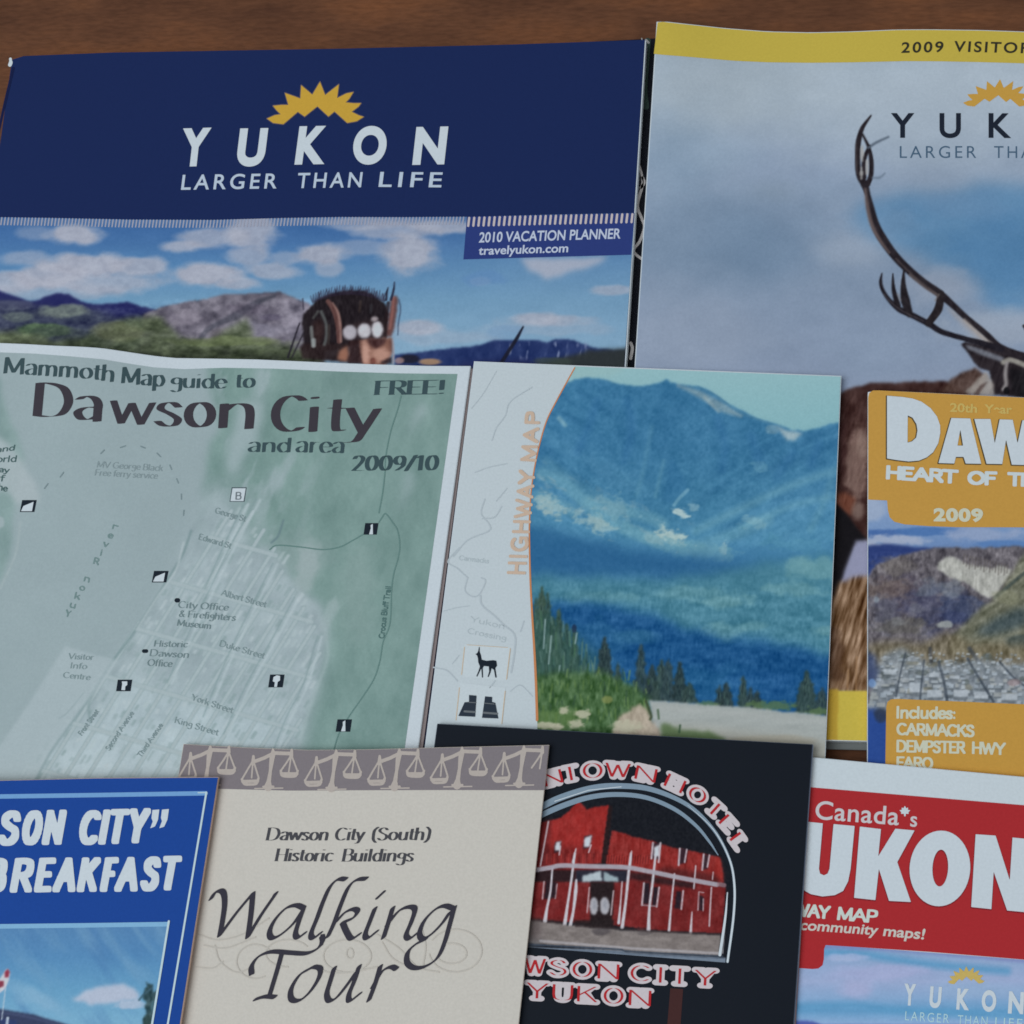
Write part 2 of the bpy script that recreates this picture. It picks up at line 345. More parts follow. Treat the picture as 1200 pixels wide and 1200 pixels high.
# ------------------------------------------------------------------ painted pictures (colour values worked out per mesh point)
def lattice(X, Y, seed):
    rs = np.random.RandomState(seed); T = rs.rand(128, 128)
    xi, yi = np.floor(X).astype(int), np.floor(Y).astype(int); fx, fy = X - xi, Y - yi
    fx, fy = fx * fx * (3 - 2 * fx), fy * fy * (3 - 2 * fy); g = lambda a, b: T[b % 128, a % 128]
    return (g(xi, yi) * (1 - fx) + g(xi + 1, yi) * fx) * (1 - fy) + (g(xi, yi + 1) * (1 - fx) + g(xi + 1, yi + 1) * fx) * fy
class Art:
    def __init__(s, x0, y0, x1, y1, col=(128, 128, 128)):
        s.x0, s.y0 = x0, y0; s.U, s.V = np.meshgrid(np.arange(x0, x1 + 1.0), np.arange(y0, y1 + 1.0))
        s.c = np.zeros(s.U.shape + (3,)) + np.array(col, float)
    def noise(s, sx, sy, seed, octv=3, rot=0, gain=.5):
        c, n = math.cos(math.radians(rot)), math.sin(math.radians(rot)); X = (s.U * c + s.V * n); Y = (-s.U * n + s.V * c)
        o, a, t = 0, 1.0, 0
        for k in range(octv): o = o + a * lattice(X / sx * 2 ** k + 37.3 * k, Y / sy * 2 ** k + 11.7 * k, seed + k); t += a; a *= gain
        return o / t * 2 - 1                                   # about -1..1
    def ridge(s, sx, sy, seed, octv=3, rot=0): return 1 - 2.4 * np.abs(s.noise(sx, sy, seed, octv, rot))
    def bump_up(s, m, amp, tone=(1, 1, 1)): s.c = s.c + (m * amp)[..., None] * np.array(tone, float)
    def blur(s, m, sg):
        if sg < 0.3: return m
        k = int(sg * 3) + 1; w = np.exp(-.5 * (np.arange(-k, k + 1) / sg) ** 2); w /= w.sum()
        for ax in (0, 1):
            pd = [(0, 0), (0, 0)]; pd[ax] = (k, k); p = np.pad(m, pd, mode='edge'); o = 0
            for i, q in enumerate(w): o = o + q * (p[i:i + m.shape[0]] if ax == 0 else p[:, i:i + m.shape[1]])
            m = o
        return m
    def poly(s, pts, col, soft=1.0, a=1.0, wob=0, ws=12, seed=1, sm=False, tex=None):
        pts = smooth(pts, 6, True) if sm else np.asarray(pts, float); U, V = s.U, s.V
        if wob: U = U + wob * s.noise(ws, ws, seed); V = V + wob * s.noise(ws, ws, seed + 9)
        m = np.zeros(U.shape, bool)
        for (ax, ay), (bx, by) in zip(pts, np.roll(pts, -1, 0)):
            if ay != by: m ^= ((ay > V) != (by > V)) & (U < (bx - ax) * (V - ay) / (by - ay) + ax)
        m = s.blur(m.astype(float), soft); s.mix(m * a, col, tex); return m
    def mix(s, m, col, tex=None):
        col = np.array(col, float)
        if tex is not None: col = col + 1.7 * np.asarray(tex)[..., None] if np.ndim(tex) == 2 else col
        s.c = s.c * (1 - m[..., None]) + col * m[..., None]
    def blob(s, x, y, rx, ry, col, a=1.0, edge=.6, wob=.5, ws=22, seed=3, rot=0):
        c, n = math.cos(math.radians(rot)), math.sin(math.radians(rot)); X, Y = s.U - x, s.V - y
        d = np.hypot((X * c + Y * n) / rx, (-X * n + Y * c) / ry) + wob * s.noise(ws, ws * .6, seed, 4)
        t = np.clip((1 + edge / 2 - d) / edge, 0, 1); m = t * t * (3 - 2 * t); s.mix(m * a, col); return m
    def line(s, pts, w, col, a=1.0, soft=.8, sm=True):
        p = np.asarray(pts, float); w = np.full(len(p), float(w)) if np.isscalar(w) else np.asarray(w, float)
        if sm and len(p) > 2:
            n = len(p); w = np.interp(np.linspace(0, n - 1, (n - 1) * 8 + 1), np.arange(n), w); p = smooth(p, 8)
        f = seg_field(s.U, s.V, p, w / 2); s.mix(np.clip(f / soft + .5, 0, 1) * a, col)
    def grad(s, stops, axis=1):
        q = s.V if axis else s.U; x = [t[0] for t in stops]
        s.c = np.stack([np.interp(q, x, [t[1][i] for t in stops]) for i in range(3)], -1)
    def speckle(s, m, amp, sx, sy, seed, octv=3, rot=0):
        s.c = s.c + (m * amp * s.noise(sx, sy, seed, octv, rot))[..., None]
    def soften(s, sg):
        for i in range(3): s.c[..., i] = s.blur(s.c[..., i], sg)
    def sample(s, u, v):
        x = np.clip(u - s.x0, 0, s.U.shape[1] - 1.001); y = np.clip(v - s.y0, 0, s.U.shape[0] - 1.001); i, j = y.astype(int), x.astype(int)
        fy, fx = (y - i)[:, None], (x - j)[:, None]; c = s.c
        q = (c[i, j] * (1 - fx) + c[i, j + 1] * fx) * (1 - fy) + (c[i + 1, j] * (1 - fx) + c[i + 1, j + 1] * fx) * fy
        g = q @ np.array((.3, .55, .15)); return np.clip(g[:, None] + (q - g[:, None]) * .97, 2, 250)
def at(k, ox, oy, *xy):                       # crop coordinates -> photo pixels
    p = np.array(xy, float).reshape(-1, 2) / k + (ox, oy); return p
PAPER = ink((186, 200, 208), vary=.04)
# ------------------------------------------------------------------ the table (surface everything rests on)
def wood():
    m = bpy.data.materials.new('brown_wood'); nt, b = nodes_of(m); N = nt.nodes.new; LK = nt.links.new
    tc = N('ShaderNodeTexCoord'); mp = N('ShaderNodeMapping'); mp.inputs['Scale'].default_value = (14, 44, 1); LK(tc.outputs['Object'], mp.inputs[0])
    g = N('ShaderNodeTexNoise'); g.inputs['Scale'].default_value = 1.6; g.inputs['Detail'].default_value = 6; g.inputs['Roughness'].default_value = .65; LK(mp.outputs[0], g.inputs['Vector'])
    m2 = N('ShaderNodeMapping'); m2.inputs['Scale'].default_value = (14, 38, 1); LK(tc.outputs['Object'], m2.inputs[0])
    l = N('ShaderNodeTexNoise'); l.inputs['Scale'].default_value = 1.5; l.inputs['Detail'].default_value = 3; LK(m2.outputs[0], l.inputs['Vector'])
    mx = N('ShaderNodeMath'); mx.operation = 'MULTIPLY_ADD'; mx.inputs[1].default_value = .5; LK(g.outputs['Fac'], mx.inputs[0])
    h5 = N('ShaderNodeMath'); h5.operation = 'MULTIPLY'; h5.inputs[1].default_value = .5; LK(l.outputs['Fac'], h5.inputs[0]); LK(h5.outputs[0], mx.inputs[2])
    cr = N('ShaderNodeValToRGB'); e = cr.color_ramp.elements
    e[0].position = .34; e[0].color = (*alb((72, 47, 34)), 1); e[1].position = .66; e[1].color = (*alb((108, 70, 45)), 1)
    k = e.new(.5); k.color = (*alb((90, 60, 42)), 1); LK(mx.outputs[0], cr.inputs[0])
    # fine dark pores lying along the grain
    m3 = N('ShaderNodeMapping'); m3.inputs['Scale'].default_value = (110, 420, 1); LK(tc.outputs['Object'], m3.inputs[0])
    po = N('ShaderNodeTexNoise'); po.inputs['Scale'].default_value = 2.2; po.inputs['Detail'].default_value = 4; LK(m3.outputs[0], po.inputs['Vector'])
    pr = N('ShaderNodeMapRange'); pr.inputs[1].default_value = .3; pr.inputs[2].default_value = .62; pr.inputs[3].default_value = .8; pr.inputs[4].default_value = 1.08; LK(po.outputs['Fac'], pr.inputs[0])
    vm = N('ShaderNodeVectorMath'); vm.operation = 'SCALE'; LK(cr.outputs[0], vm.inputs[0]); LK(pr.outputs[0], vm.inputs['Scale'])
    LK(vm.outputs[0], b.inputs['Base Color']); b.inputs['Roughness'].default_value = .6; b.inputs['Specular IOR Level'].default_value = .12
    bu = N('ShaderNodeBump'); bu.inputs['Strength'].default_value = .25; bu.inputs['Distance'].default_value = .001; LK(po.outputs['Fac'], bu.inputs['Height']); LK(bu.outputs[0], b.inputs['Normal'])
    return m
c0 = P(600, 600, 0.0)
x0, x1, y0, y1 = c0[0] - .75, c0[0] + .75, c0[1] - .75, c0[1] + .55
tb = [(x, y, z) for z in (0, -.03) for x, y in ((x0, y0), (x1, y0), (x1, y1), (x0, y1))]
table = link_mesh('table_top', tb, [(0, 1, 2, 3), (7, 6, 5, 4), (0, 4, 5, 1), (1, 5, 6, 2), (2, 6, 7, 3), (3, 7, 4, 0)], wood())
table['kind'] = 'structure'

lerp = lambda a, b, n: [np.array(a) * (1 - t) + np.array(b) * t for t in np.linspace(0, 1, n)]
NAVY = ink((26, 40, 82), rough=.5); WHITE = ink((188, 205, 218)); GOLD = ink((188, 150, 60)); 
def sun(name, parent, o, sx, sy, ex, h, layer, mat, grow=0.0):
    """the zigzag half sun; o = px of its own origin, sx/ex = px of its x axis, sy = px per unit down"""
    q = [(3, 49), (12, 45), (19, 44), (14, 39), (10, 34), (20, 33), (28, 33), (24, 19), (42, 25.5), (43, 10), (56, 21), (65, 6), (71, 21.5), (87, 9), (85, 25),
         (96, 19.5), (104, 18), (99, 26), (95, 30), (104, 31), (113, 31), (110, 35), (102, 41), (110, 45), (116, 47), (108, 52), (97, 54), (82, 40.5), (75, 46.5), (62, 34.5), (47, 46.5), (39, 41), (22, 55.5), (10, 54)]
    pts = [(o[0] + x * sx + y * ex, o[1] + x * sy[0] + y * sy[1]) for x, y in q]
    return loops_part(name, parent, [pts], h, layer, mat, .5, grow)
def letters(name, parent, items, h, layer, mat, offset):
    """items: (letter, left-bottom px, right-bottom px, up px)"""
    return sans(name, parent, [(c, [a, b], up) for c, a, b, up in items], h, layer, mat, offset)

# ------------------------------------------------------------------ dark leaflet between the two big booklets
hD = lambda u, v: 0.0021 + 0 * u
leaf = thing('leaflet', 'dark leaflet almost wholly hidden, a black strip between the navy booklet and the cloudy booklet', 'leaflet', 650, 300)
dt, db = [(480, 60), (836, 41.5)], [(452, 700), (812, 690)]
slab('page_block', leaf, dt, db, hD, .0020, PAPER)
grid_part('cover', leaf, dt, db, hD, 0, ink((24, 27, 34)), 20)
for q in [(smooth([(747, 185), (753, 213), (747, 240), (752, 256), (755, 266), (750, 282), (743, 292), (745, 298), (753, 304)]), np.interp(np.arange(65), [0, 14, 24, 64], [1.0, 1.8, 1.6, 1.6])),
    (smooth([(753, 208), (755, 214), (751, 220)]), 1.6), (smooth([(739, 402), (741, 408), (739, 420)]), 1.8)]: strokes_part('white_curl', leaf, [q], hD, 1, ink((168, 170, 172)), .4)
strokes_part('green_print', leaf, [(smooth([(759, 48), (757, 75), (755, 105), (757, 125)]), 3.6)], hD, 1, ink((48, 64, 60)), .6)
strokes_part('pale_corner_print', leaf, [(smooth([(757, 47), (760, 50)]), 1.4), (smooth([(752, 45), (754, 56)]), .7)], hD, 2, ink((140, 145, 146)), .4)

# ------------------------------------------------------------------ navy booklet
hP = lambda u, v: 0.0045 + 0.0020 * np.clip(u / 740.0, 0, 1.1) + 0 * v
pl = thing('planner_booklet', 'large navy blue booklet with white lettering, a gold half sun and a clouds-over-hills photo', 'booklet', 370, 470)
PT = [(14.8, 70.8), (20, 67.6), (130, 63), (400, 58.6), (600, 53.6), (757, 47.6)]
PB = [(-104, 905), (703.5, 905)]
slab('page_block', pl, PT, PB, hP, .0041, PAPER)
pt2 = [(14, 70), (20, 66), (130, 61.6), (400, 57), (600, 52.2), (755.8, 46.6)]
grid_part('cover', pl, pt2, [(-104, 904), (702.2, 904)], hP, 0, NAVY, 16)
strokes_part('worn_corner', pl, [(smooth([(12.2, 69), (12.6, 73), (11.6, 76)]), np.array([1.6] * 8 + [2.2] * 9))], hP, 1, ink((205, 205, 205)), .4)
strokes_part('spine_crease_shade', pl, [(smooth([(15.5, 80), (6, 120), (-4, 165), (-15, 215)]), 1.6)], hP, 1, ink((22, 30, 66)), .5)  # shading of the rounded spine edge, painted as a darker navy stroke
letters('title_lettering', pl, [('Y', (209.5, 195.5), (243, 194.5), (5, -45)), ('U', (276, 195), (309, 194.5), (5.5, -44.5)), ('K', (345, 193), (380, 192.3), (6, -45)),
    ('O', (412, 192.6), (451, 192.4), (4, -44.5)), ('N', (483, 193.3), (520.5, 192.6), (5, -44.5))], hP, 2, WHITE, .047)
sans('tagline_lettering', pl, [('LARGER', [(212, 222.5), (324, 220.8)], (2.2, -17.6)), ('THAN', [(347.5, 220.5), (423, 219.5)], (2.2, -17.8)), ('LIFE', [(443.5, 219), (517, 219.6)], (2.2, -17.6))], hP, 2, ink((168, 186, 204)), .012, 1.3)
sun('sun_emblem', pl, (310, 90), 1, (0, 1), 0, hP, 2, GOLD)
sun('sun_outline', pl, (310, 90), 1, (0, 1), 0, hP, 1, ink((92, 84, 92)), 1.0)
A = Art(-30, 245, 765, 470)
A.grad([(255, (54, 96, 152)), (285, (68, 111, 163)), (310, (80, 126, 172)), (350, (104, 148, 182)), (400, (128, 166, 194))])
m = np.clip((A.U - 380) / 250, 0, 1) * np.clip((A.V - 250) / 60, 0, 1); A.mix(m * .4, (112, 150, 182))
A.speckle(np.ones_like(A.U), 4, 30, 12, 5)
CL = (163, 170, 187)
for x, y, rx, ry, a in ((85, 274, 31, 12, .95), (45, 273, 26, 8, .4), (30, 303, 32, 9, .55), (60, 322, 46, 16, .9), (105, 310, 50, 13, .95), (160, 312, 34, 10, .85), (110, 331, 70, 11, .75), (10, 330, 30, 14, .8),
    (60, 341, 80, 10, .5), (212, 289, 26, 7, .8), (290, 272, 30, 20, .85), (250, 279, 40, 12, .75), (295, 300, 24, 12, .7), (238, 322, 44, 13, .95), (275, 332, 26, 8, .8), (318, 317, 30, 9, .75), (335, 303, 16, 8, .5),
    (378, 299, 30, 13, .9), (385, 315, 16, 9, .6), (420, 290, 40, 8, .45), (478, 298, 32, 24, .92), (470, 270, 60, 9, .7), (520, 266, 36, 8, .8), (430, 262, 60, 7, .55), (720, 340, 26, 6, .65), (628, 374, 38, 8, .8), (670, 376, 30, 6, .45),
    (490, 384, 28, 9, .8), (560, 330, 12, 5, .25), (640, 385, 70, 8, .3), (520, 395, 60, 9, .35)):
    A.blob(x, y, rx, ry, CL, a, .7, .45, 26, int(x) % 50)
cl_ = np.clip((A.c[..., 0] - 118) / 30, 0, 1); A.bump_up(cl_, 9 * A.noise(18, 9, 481, 4) + 6 * A.ridge(10, 7, 482, 3), (1, 1, .9)); A.bump_up(cl_, -6 + 0 * A.U)
A.poly([(610, 304), (714, 300), (700, 309), (672, 318), (640, 327), (622, 318)], CL, 3, .85, 3, 14)
A.blob(570, 326, 26, 9, (88, 130, 180), .5); A.blob(590, 388, 20, 8, (112, 148, 184), .5)
A.poly([(0, 258), (40, 256), (780, 252), (780, 262), (0, 262)], (150, 160, 180), 3, .35)
# far blue ridge, slopes, the grey mountain
A.poly([(-40, 338), (0, 341), (15, 346), (35, 353), (45, 351), (65, 343.5), (80, 344), (95, 353), (110, 357), (130, 355.5), (150, 353.5), (165, 359), (182, 363), (210, 362), (210, 450), (-40, 450)], (36, 40, 92), 1.3, 1, .8, 9)
A.poly([(-40, 348), (30, 356), (70, 362), (110, 362), (140, 372), (200, 366), (200, 450), (-40, 450)], (62, 70, 90), 4, .9, 3, 14, tex=14 * A.noise(30, 10, 8))
A.blob(76, 366, 30, 8, (100, 112, 112), .95, .6, .5); A.blob(20, 371, 18, 6, (92, 104, 106), .8); A.blob(12, 358, 26, 6, (78, 84, 108), .7); A.blob(52, 388, 34, 8, (86, 112, 78), .8)
A.poly([(168, 367), (200, 357), (240, 350), (262, 345), (290, 343.5), (318, 343), (328, 341), (338, 346), (362, 356), (380, 370), (380, 440), (160, 440)], (104, 102, 116), 1.2, 1, 1.2, 9, tex=22 * A.noise(12, 9, 12, 4) - 3)
A.line([(233, 400), (243, 387), (258, 378), (275, 371), (292, 360), (306, 352), (322, 347)], [7, 6, 6, 9, 8, 6, 3], (60, 63, 76), .75, 3)
A.line([(214, 396), (226, 402), (236, 398)], 4, (62, 66, 70), .7, 3); A.blob(300, 388, 36, 11, (120, 120, 138), .6); A.blob(318, 372, 14, 5, (78, 74, 94), .8); A.blob(215, 372, 22, 9, (124, 120, 134), .5)
A.blob(296, 362, 26, 7, (84, 78, 96), .4); A.blob(270, 393, 26, 8, (112, 110, 112), .5)
A.poly([(-40, 388), (20, 388), (60, 400), (100, 392), (125, 380), (150, 374), (184, 368), (196, 380), (212, 396), (240, 402), (262, 388), (288, 372), (296, 388), (296, 398), (330, 402), (366, 412), (380, 440), (-40, 440)], (78, 90, 68), 3, .88, 3, 12, tex=24 * A.noise(14, 7, 21, 4))
A.blob(70, 392, 30, 9, (56, 66, 66), .5); A.blob(25, 400, 40, 8, (92, 104, 78), .6); A.blob(140, 388, 30, 10, (98, 104, 80), .55)
A.blob(270, 400, 70, 6, (98, 112, 76), .7); A.poly([(-40, 402), (100, 408), (180, 414), (240, 411), (380, 414), (380, 440), (-40, 440)], (54, 62, 50), 3, .8, 2, 10, tex=14 * A.noise(12, 5, 4))
hl_ = np.clip((A.V - 352) / 10, 0, 1) * np.clip((385 - A.U) / 10, 0, 1)
gm = np.clip((A.U - 185) / 30, 0, 1) * np.clip((A.V - 348) / 6, 0, 1) * np.clip((372 - A.U) / 8, 0, 1) * np.clip((404 - A.V) / 14, 0, 1)
A.bump_up(gm, 18 * A.ridge(22, 12, 401, 4, 24), (1, .97, 1)); A.bump_up(gm, 14 * A.noise(4, 5, 402, 3)); A.bump_up(gm * np.clip((A.U - 320) / 20, 0, 1), 10, (1, 1, 1.15))
A.bump_up(hl_ * (1 - gm), 22 * A.noise(14, 7, 403, 4), (1, 1.1, .8)); A.bump_up(hl_ * (1 - gm), 15 * A.noise(4, 3, 404, 3), (1, 1.1, .85)); A.bump_up(hl_ * np.clip((A.V - 402) / 10, 0, 1), -8)
# right: far blue range with snow gullies, dark wooded shore
A.poly([(462, 416), (500, 411.5), (540, 407), (562, 404), (580, 398.5), (604, 399), (625, 397.5), (640, 401), (655, 397), (672, 399), (695, 407), (720, 410), (770, 411), (770, 450), (462, 450)], (36, 52, 100), 1.2, 1, 1, 8, tex=9 * A.noise(8, 12, 31))
sg_ = np.clip(A.noise(5, 16, 411, 3, 8) * 2.6 - .25, 0, 1) * np.clip((A.V - 399) / 5, 0, 1) * np.clip((424 - A.V) / 8, 0, 1) * np.clip(1 - np.minimum(abs(A.U - 610) / 34, np.minimum(abs(A.U - 654) / 14, abs(A.U - 682) / 10)), 0, 1) * 1.5
A.mix(np.clip(sg_, 0, .8), (128, 142, 176))
A.poly([(618, 432), (640, 424), (668, 417), (690, 410), (740, 408), (770, 408), (770, 450), (618, 450)], (44, 50, 52), 2.2, .96, 2, 8); A.blob(650, 424, 20, 5, (58, 70, 66), .7)
A.poly([(540, 424), (620, 420), (640, 440), (540, 440)], (34, 40, 84), 3, .7)
A.blob(504, 424, 13, 4, (158, 128, 100), .9, .6, .2); A.blob(479, 421, 12, 5, (30, 30, 44), .9); 
A.line([(613, 383), (606, 396), (587, 426)], [2.0, 4.2, 4.6], (26, 28, 44), .95, 1.2, False)
# the head with its head-dress, seen down to the eyes (a printed portrait)
c8 = lambda *q: at(8, 335, 325, *q)
HAIR = (32, 27, 32)
A.poly(c8(150, 420, 165, 350, 225, 280, 300, 205, 400, 160, 520, 130, 640, 118, 740, 128, 840, 175, 930, 235, 965, 340, 950, 560, 700, 620, 400, 690, 170, 690), HAIR, 1.0, 1, 1.4, 5, 7)
for k in range(46):
    x = 250 + k * 15; y = 250 - 135 * math.sin(math.pi * (x - 150) / 900) ** .8; A.line(c8(x, y + 40, x + (k % 5 - 2) * 9, y - 18 - (k * 37 % 30)), [2, .8], (40, 34, 52), .7, 1, False)
A.poly(c8(170, 620, 130, 660, 155, 760, 480, 790, 600, 800, 600, 620), (41, 31, 33), 1.4, .95)
A.poly(c8(250, 420, 330, 390, 370, 480, 340, 600, 290, 640, 250, 560), (54, 39, 39), 2.4, .8)
for p, w, co in (((238, 470, 245, 560, 255, 640), 4, (124, 132, 132)), ((330, 320, 375, 430, 380, 560, 360, 630), 3.5, (96, 104, 104)), ((300, 320, 260, 380), 3, (80, 84, 84)), ((262, 590, 262, 640), 5, (150, 160, 162)), ((405, 450, 400, 620), 3, (58, 52, 50))):
    A.line(c8(*p), w, co, .7, 2)
A.line(c8(395, 225, 455, 310, 492, 440, 500, 600), [5, 7.2, 7.2, 5.5], (92, 64, 62), .95, 1.4); A.line(c8(440, 240, 492, 340, 512, 480, 515, 600), [1.5, 3, 3.2, 3], (150, 120, 114), .75, 1.8)
A.poly(c8(1020, 165, 1052, 190, 1045, 300, 1012, 500, 985, 560, 935, 560, 960, 380, 985, 200), (94, 62, 60), 1.3, .95); A.line(c8(1010, 190, 1000, 320, 975, 480), 3, (150, 100, 94), .6, 2); A.line(c8(960, 240, 935, 420, 930, 560), 4, (36, 26, 30), .8, 2)
A.line(c8(1018, 45, 1010, 120, 985, 210), [1.4, 2.8, 3], (40, 44, 66), .95, 1); A.line(c8(958, 95, 945, 150, 940, 210), [1.2, 3, 3], (38, 40, 58), .95, 1); A.line(c8(1060, 210, 1075, 300, 1055, 430, 1050, 540), [2, 2, 2, 1.4], (66, 84, 110), .8, 1.2)
A.poly(c8(680, 590, 760, 575, 990, 565, 1000, 640, 990, 720, 965, 790, 920, 830, 720, 830, 690, 700), (134, 98, 86), 1.2, 1, .6, 4, tex=7 * A.noise(6, 5, 421))
A.blob(*c8(735, 720)[0], 6, 15, (186, 148, 134), .9, 1.0, .3, 6); A.blob(*c8(890, 725)[0], 11, 7.5, (176, 138, 124), .9, 1.0, .4, 6); A.blob(*c8(815, 790)[0], 3, 4, (92, 58, 52), .8)
A.poly(c8(760, 575, 945, 570, 930, 620, 880, 650, 850, 672, 800, 652, 770, 610), (58, 36, 38), 1.6, .92); A.poly(c8(960, 590, 1000, 580, 1000, 700, 985, 740), (92, 62, 58), 1.6, .8); A.poly(c8(690, 600, 720, 600, 712, 700, 722, 760, 700, 720), (96, 66, 58), 1.4, .7)
A.poly(c8(590, 590, 690, 590, 700, 700, 725, 815, 580, 815), (44, 28, 30), 1.2, .95); A.poly(c8(500, 690, 575, 640, 590, 720, 570, 790, 480, 770), (160, 112, 92), 1.6, .85); A.poly(c8(800, 770, 830, 750, 850, 800, 800, 815), (120, 74, 66), 1, .8); A.poly(c8(895, 790, 1000, 740, 1000, 815, 890, 815), (36, 28, 34), 1.2, .85)
A.line(c8(1003, 590, 1012, 700, 1004, 810), 1.6, (150, 142, 150), .8, 1); A.blob(*c8(1060, 780)[0], 6, 4, (170, 140, 136), .7)
A.line(c8(700, 230, 690, 320), 3, (64, 54, 50), .6, 2); A.line(c8(800, 260, 795, 330), 3, (58, 60, 66), .5, 2); A.poly(c8(520, 470, 700, 410, 900, 380, 930, 470, 920, 570, 560, 590, 520, 540), (62, 48, 50), 2, .45)
for x, y, rx, ry, co in ((600, 514, 66, 70, (168, 168, 178)), (735, 500, 64, 72, (186, 188, 196)), (856, 488, 54, 80, (194, 196, 204)), (830, 390, 34, 24, (156, 148, 152))):
    q = c8(x, y)[0]; A.poly(ell(q[0], q[1] + .5, rx / 8 + .5, ry / 8 + .3), (92, 88, 96), .8, .9); A.poly(ell(q[0], q[1], rx / 8 - .5, ry / 8 - .5), co, 1.1, .96, tex=6 * A.noise(4, 4, int(x)))
A.bump_up((A.c.mean(-1) < 78) * np.clip((A.V - 335) / 6, 0, 1) * (A.U > 352) * (A.U < 462), 12 * A.noise(2.2, 6, 422, 2))
A.line(c8(158, 200, 165, 300), 1.6, (52, 50, 66), .8, 1); A.line(c8(128, 430, 20, 750), [1.8, 2.6], (34, 32, 42), .9, 1, False); A.line(c8(165, 520, 60, 745), [1.6, 2.2], (40, 38, 46), .8, 1, False)
A.speckle(np.ones_like(A.U), 3, 2.2, 2.2, 77, 2)
band = [(-33, 253), (0, 254.6), (60, 255.5), (150, 257.4), (250, 257.8), (330, 255.6), (400, 254.4), (470, 254.6), (550, 254), (650, 251.5), (743.6, 249.6)]
art_part('cover_photograph', pl, band, [(-64, 468), (728.8, 468)], hP, 1, A)
tk = []
bx = np.array(band)
for i, x in enumerate(np.arange(-18, 741, 3.95)):
    if x > 546 : continue
    y = np.interp(x, bx[:, 0], bx[:, 1]); tk.append(([(x + .5, y - 1.0 + 1.5), (x - .8, y + 8.6)], .8))
strokes_part('tick_border', pl, tk, hP, 2, ink((146, 152, 170)), .45)
capt = poly_part('caption_panel', pl, [(547.2, 254), (743.4, 249.8), (739.5, 298.5), (543, 304)], hP, 2, ink((42, 58, 116)))
tk = []
for x in np.arange(549, 742, 5.98):
    y = np.interp(x, bx[:, 0], bx[:, 1]); tk.append(([(x + .8, y + 1.4), (x - .3, y + 10.6)], 1.35))
strokes_part('caption_ticks', capt, tk, hP, 3, ink((176, 172, 176)), .5)
sans('caption_lettering', capt, [('2010 VACATION PLANNER', [(561, 284.3), (727, 279.6)], (1.2, -12)), ('travelyukon.com', [(560.5, 298.8), (665.5, 295.6)], (1, -10.2))], hP, 3, ink((172, 186, 214)), .02)

# ------------------------------------------------------------------ visitor guide
def hV(u, v):
    e = np.exp(-((u - 765) / 70.0) ** 2) * np.exp(-((v - 20) / 110.0) ** 2) * .0034
    w = .0006 * np.cos((u - 1070) / 70.0) * np.exp(-((v - 30) / 130.0) ** 2) * np.clip((u - 850) / 120.0, 0, 1) ** 2
    return .0067 - .0016 * np.clip((u - 735) / 400.0, 0, 1) + e + w
vg = thing('visitor_guide', 'large glossy booklet with a yellow top band and an antlered caribou under cloudy sky', 'booklet', 1000, 450)
VT = [(769.5, 25.5), (774, 24.6), (800, 27.5), (850, 33), (900, 36.8), (950, 38), (1000, 36.8), (1050, 34.6), (1090, 34.4), (1150, 35.2), (1200, 37), (1300, 41), (1460, 48)]
VB = [(716, 862), (1490, 880)]
slab('page_block', vg, VT, VB, hV, lambda u, v: np.clip(hV(u, v) - .0024, .003, .0042), PAPER, 14)
slab('back_cover', vg, [(722, 780), (1488, 798)], [(716, 872), (1491, 890)], lambda u, v: .0022 + 0 * u, .0008, ink((104, 112, 114)), 40)
strokes_part('back_cover_print', vg, [([(722, 863.5), (1100, 866)], 3.0)], lambda u, v: .0022 + 0 * u, 2, ink((46, 60, 58)), .8)
A = Art(660, 15, 1310, 885)
A.grad([(30, (154, 172, 186)), (110, (150, 168, 184)), (200, (138, 157, 180)), (300, (122, 143, 168)), (380, (128, 147, 172)), (450, (132, 149, 174)), (700, (128, 132, 164))])
for x, y, rx, ry, co, a in ((830, 270, 90, 70, (112, 136, 162), .7), (900, 290, 60, 40, (106, 132, 160), .6), (960, 240, 60, 30, (118, 140, 166), .5), (800, 180, 50, 50, (122, 148, 172), .5), (850, 180, 40, 20, (140, 162, 184), .5), (940, 190, 70, 25, (128, 148, 174), .5),
    (800, 400, 80, 50, (138, 154, 176), .6), (1000, 295, 40, 22, (146, 162, 182), .6), (1100, 120, 200, 60, (158, 174, 188), .5), (860, 110, 100, 40, (156, 172, 184), .5), (905, 225, 30, 14, (120, 140, 160), .4), (1030, 420, 60, 30, (130, 150, 175), .5)):
    A.blob(x, y, rx, ry, co, a, 1.4, .5, 60, int(x) % 40)
m = A.poly([(1000, 252), (1012, 236), (1050, 226), (1100, 230), (1160, 218), (1230, 214), (1310, 220), (1310, 350), (1200, 356), (1178, 364), (1160, 356), (1146, 332), (1128, 316), (1100, 312), (1078, 296), (1050, 288), (1020, 272)], (88, 134, 174), 9, .9, 7, 30, 5)
A.blob(1180, 300, 60, 50, (78, 126, 170), .6, 1.2); A.blob(1040, 262, 40, 18, (110, 142, 174), .5, 1.2); A.blob(1120, 240, 60, 16, (104, 140, 176), .5, 1.2)
A.blob(1105, 335, 40, 20, (146, 160, 180), .7, 1.0); A.blob(1170, 385, 60, 20, (150, 164, 182), .7, 1.0)
A.speckle(np.ones_like(A.U), 7, 110, 60, 8, 4); A.speckle(np.ones_like(A.U), 5, 34, 22, 18, 4); A.bump_up(np.clip((230 - A.V) / 120, 0, 1) * np.clip((A.U - 820) / 200, .25, 1), 9)
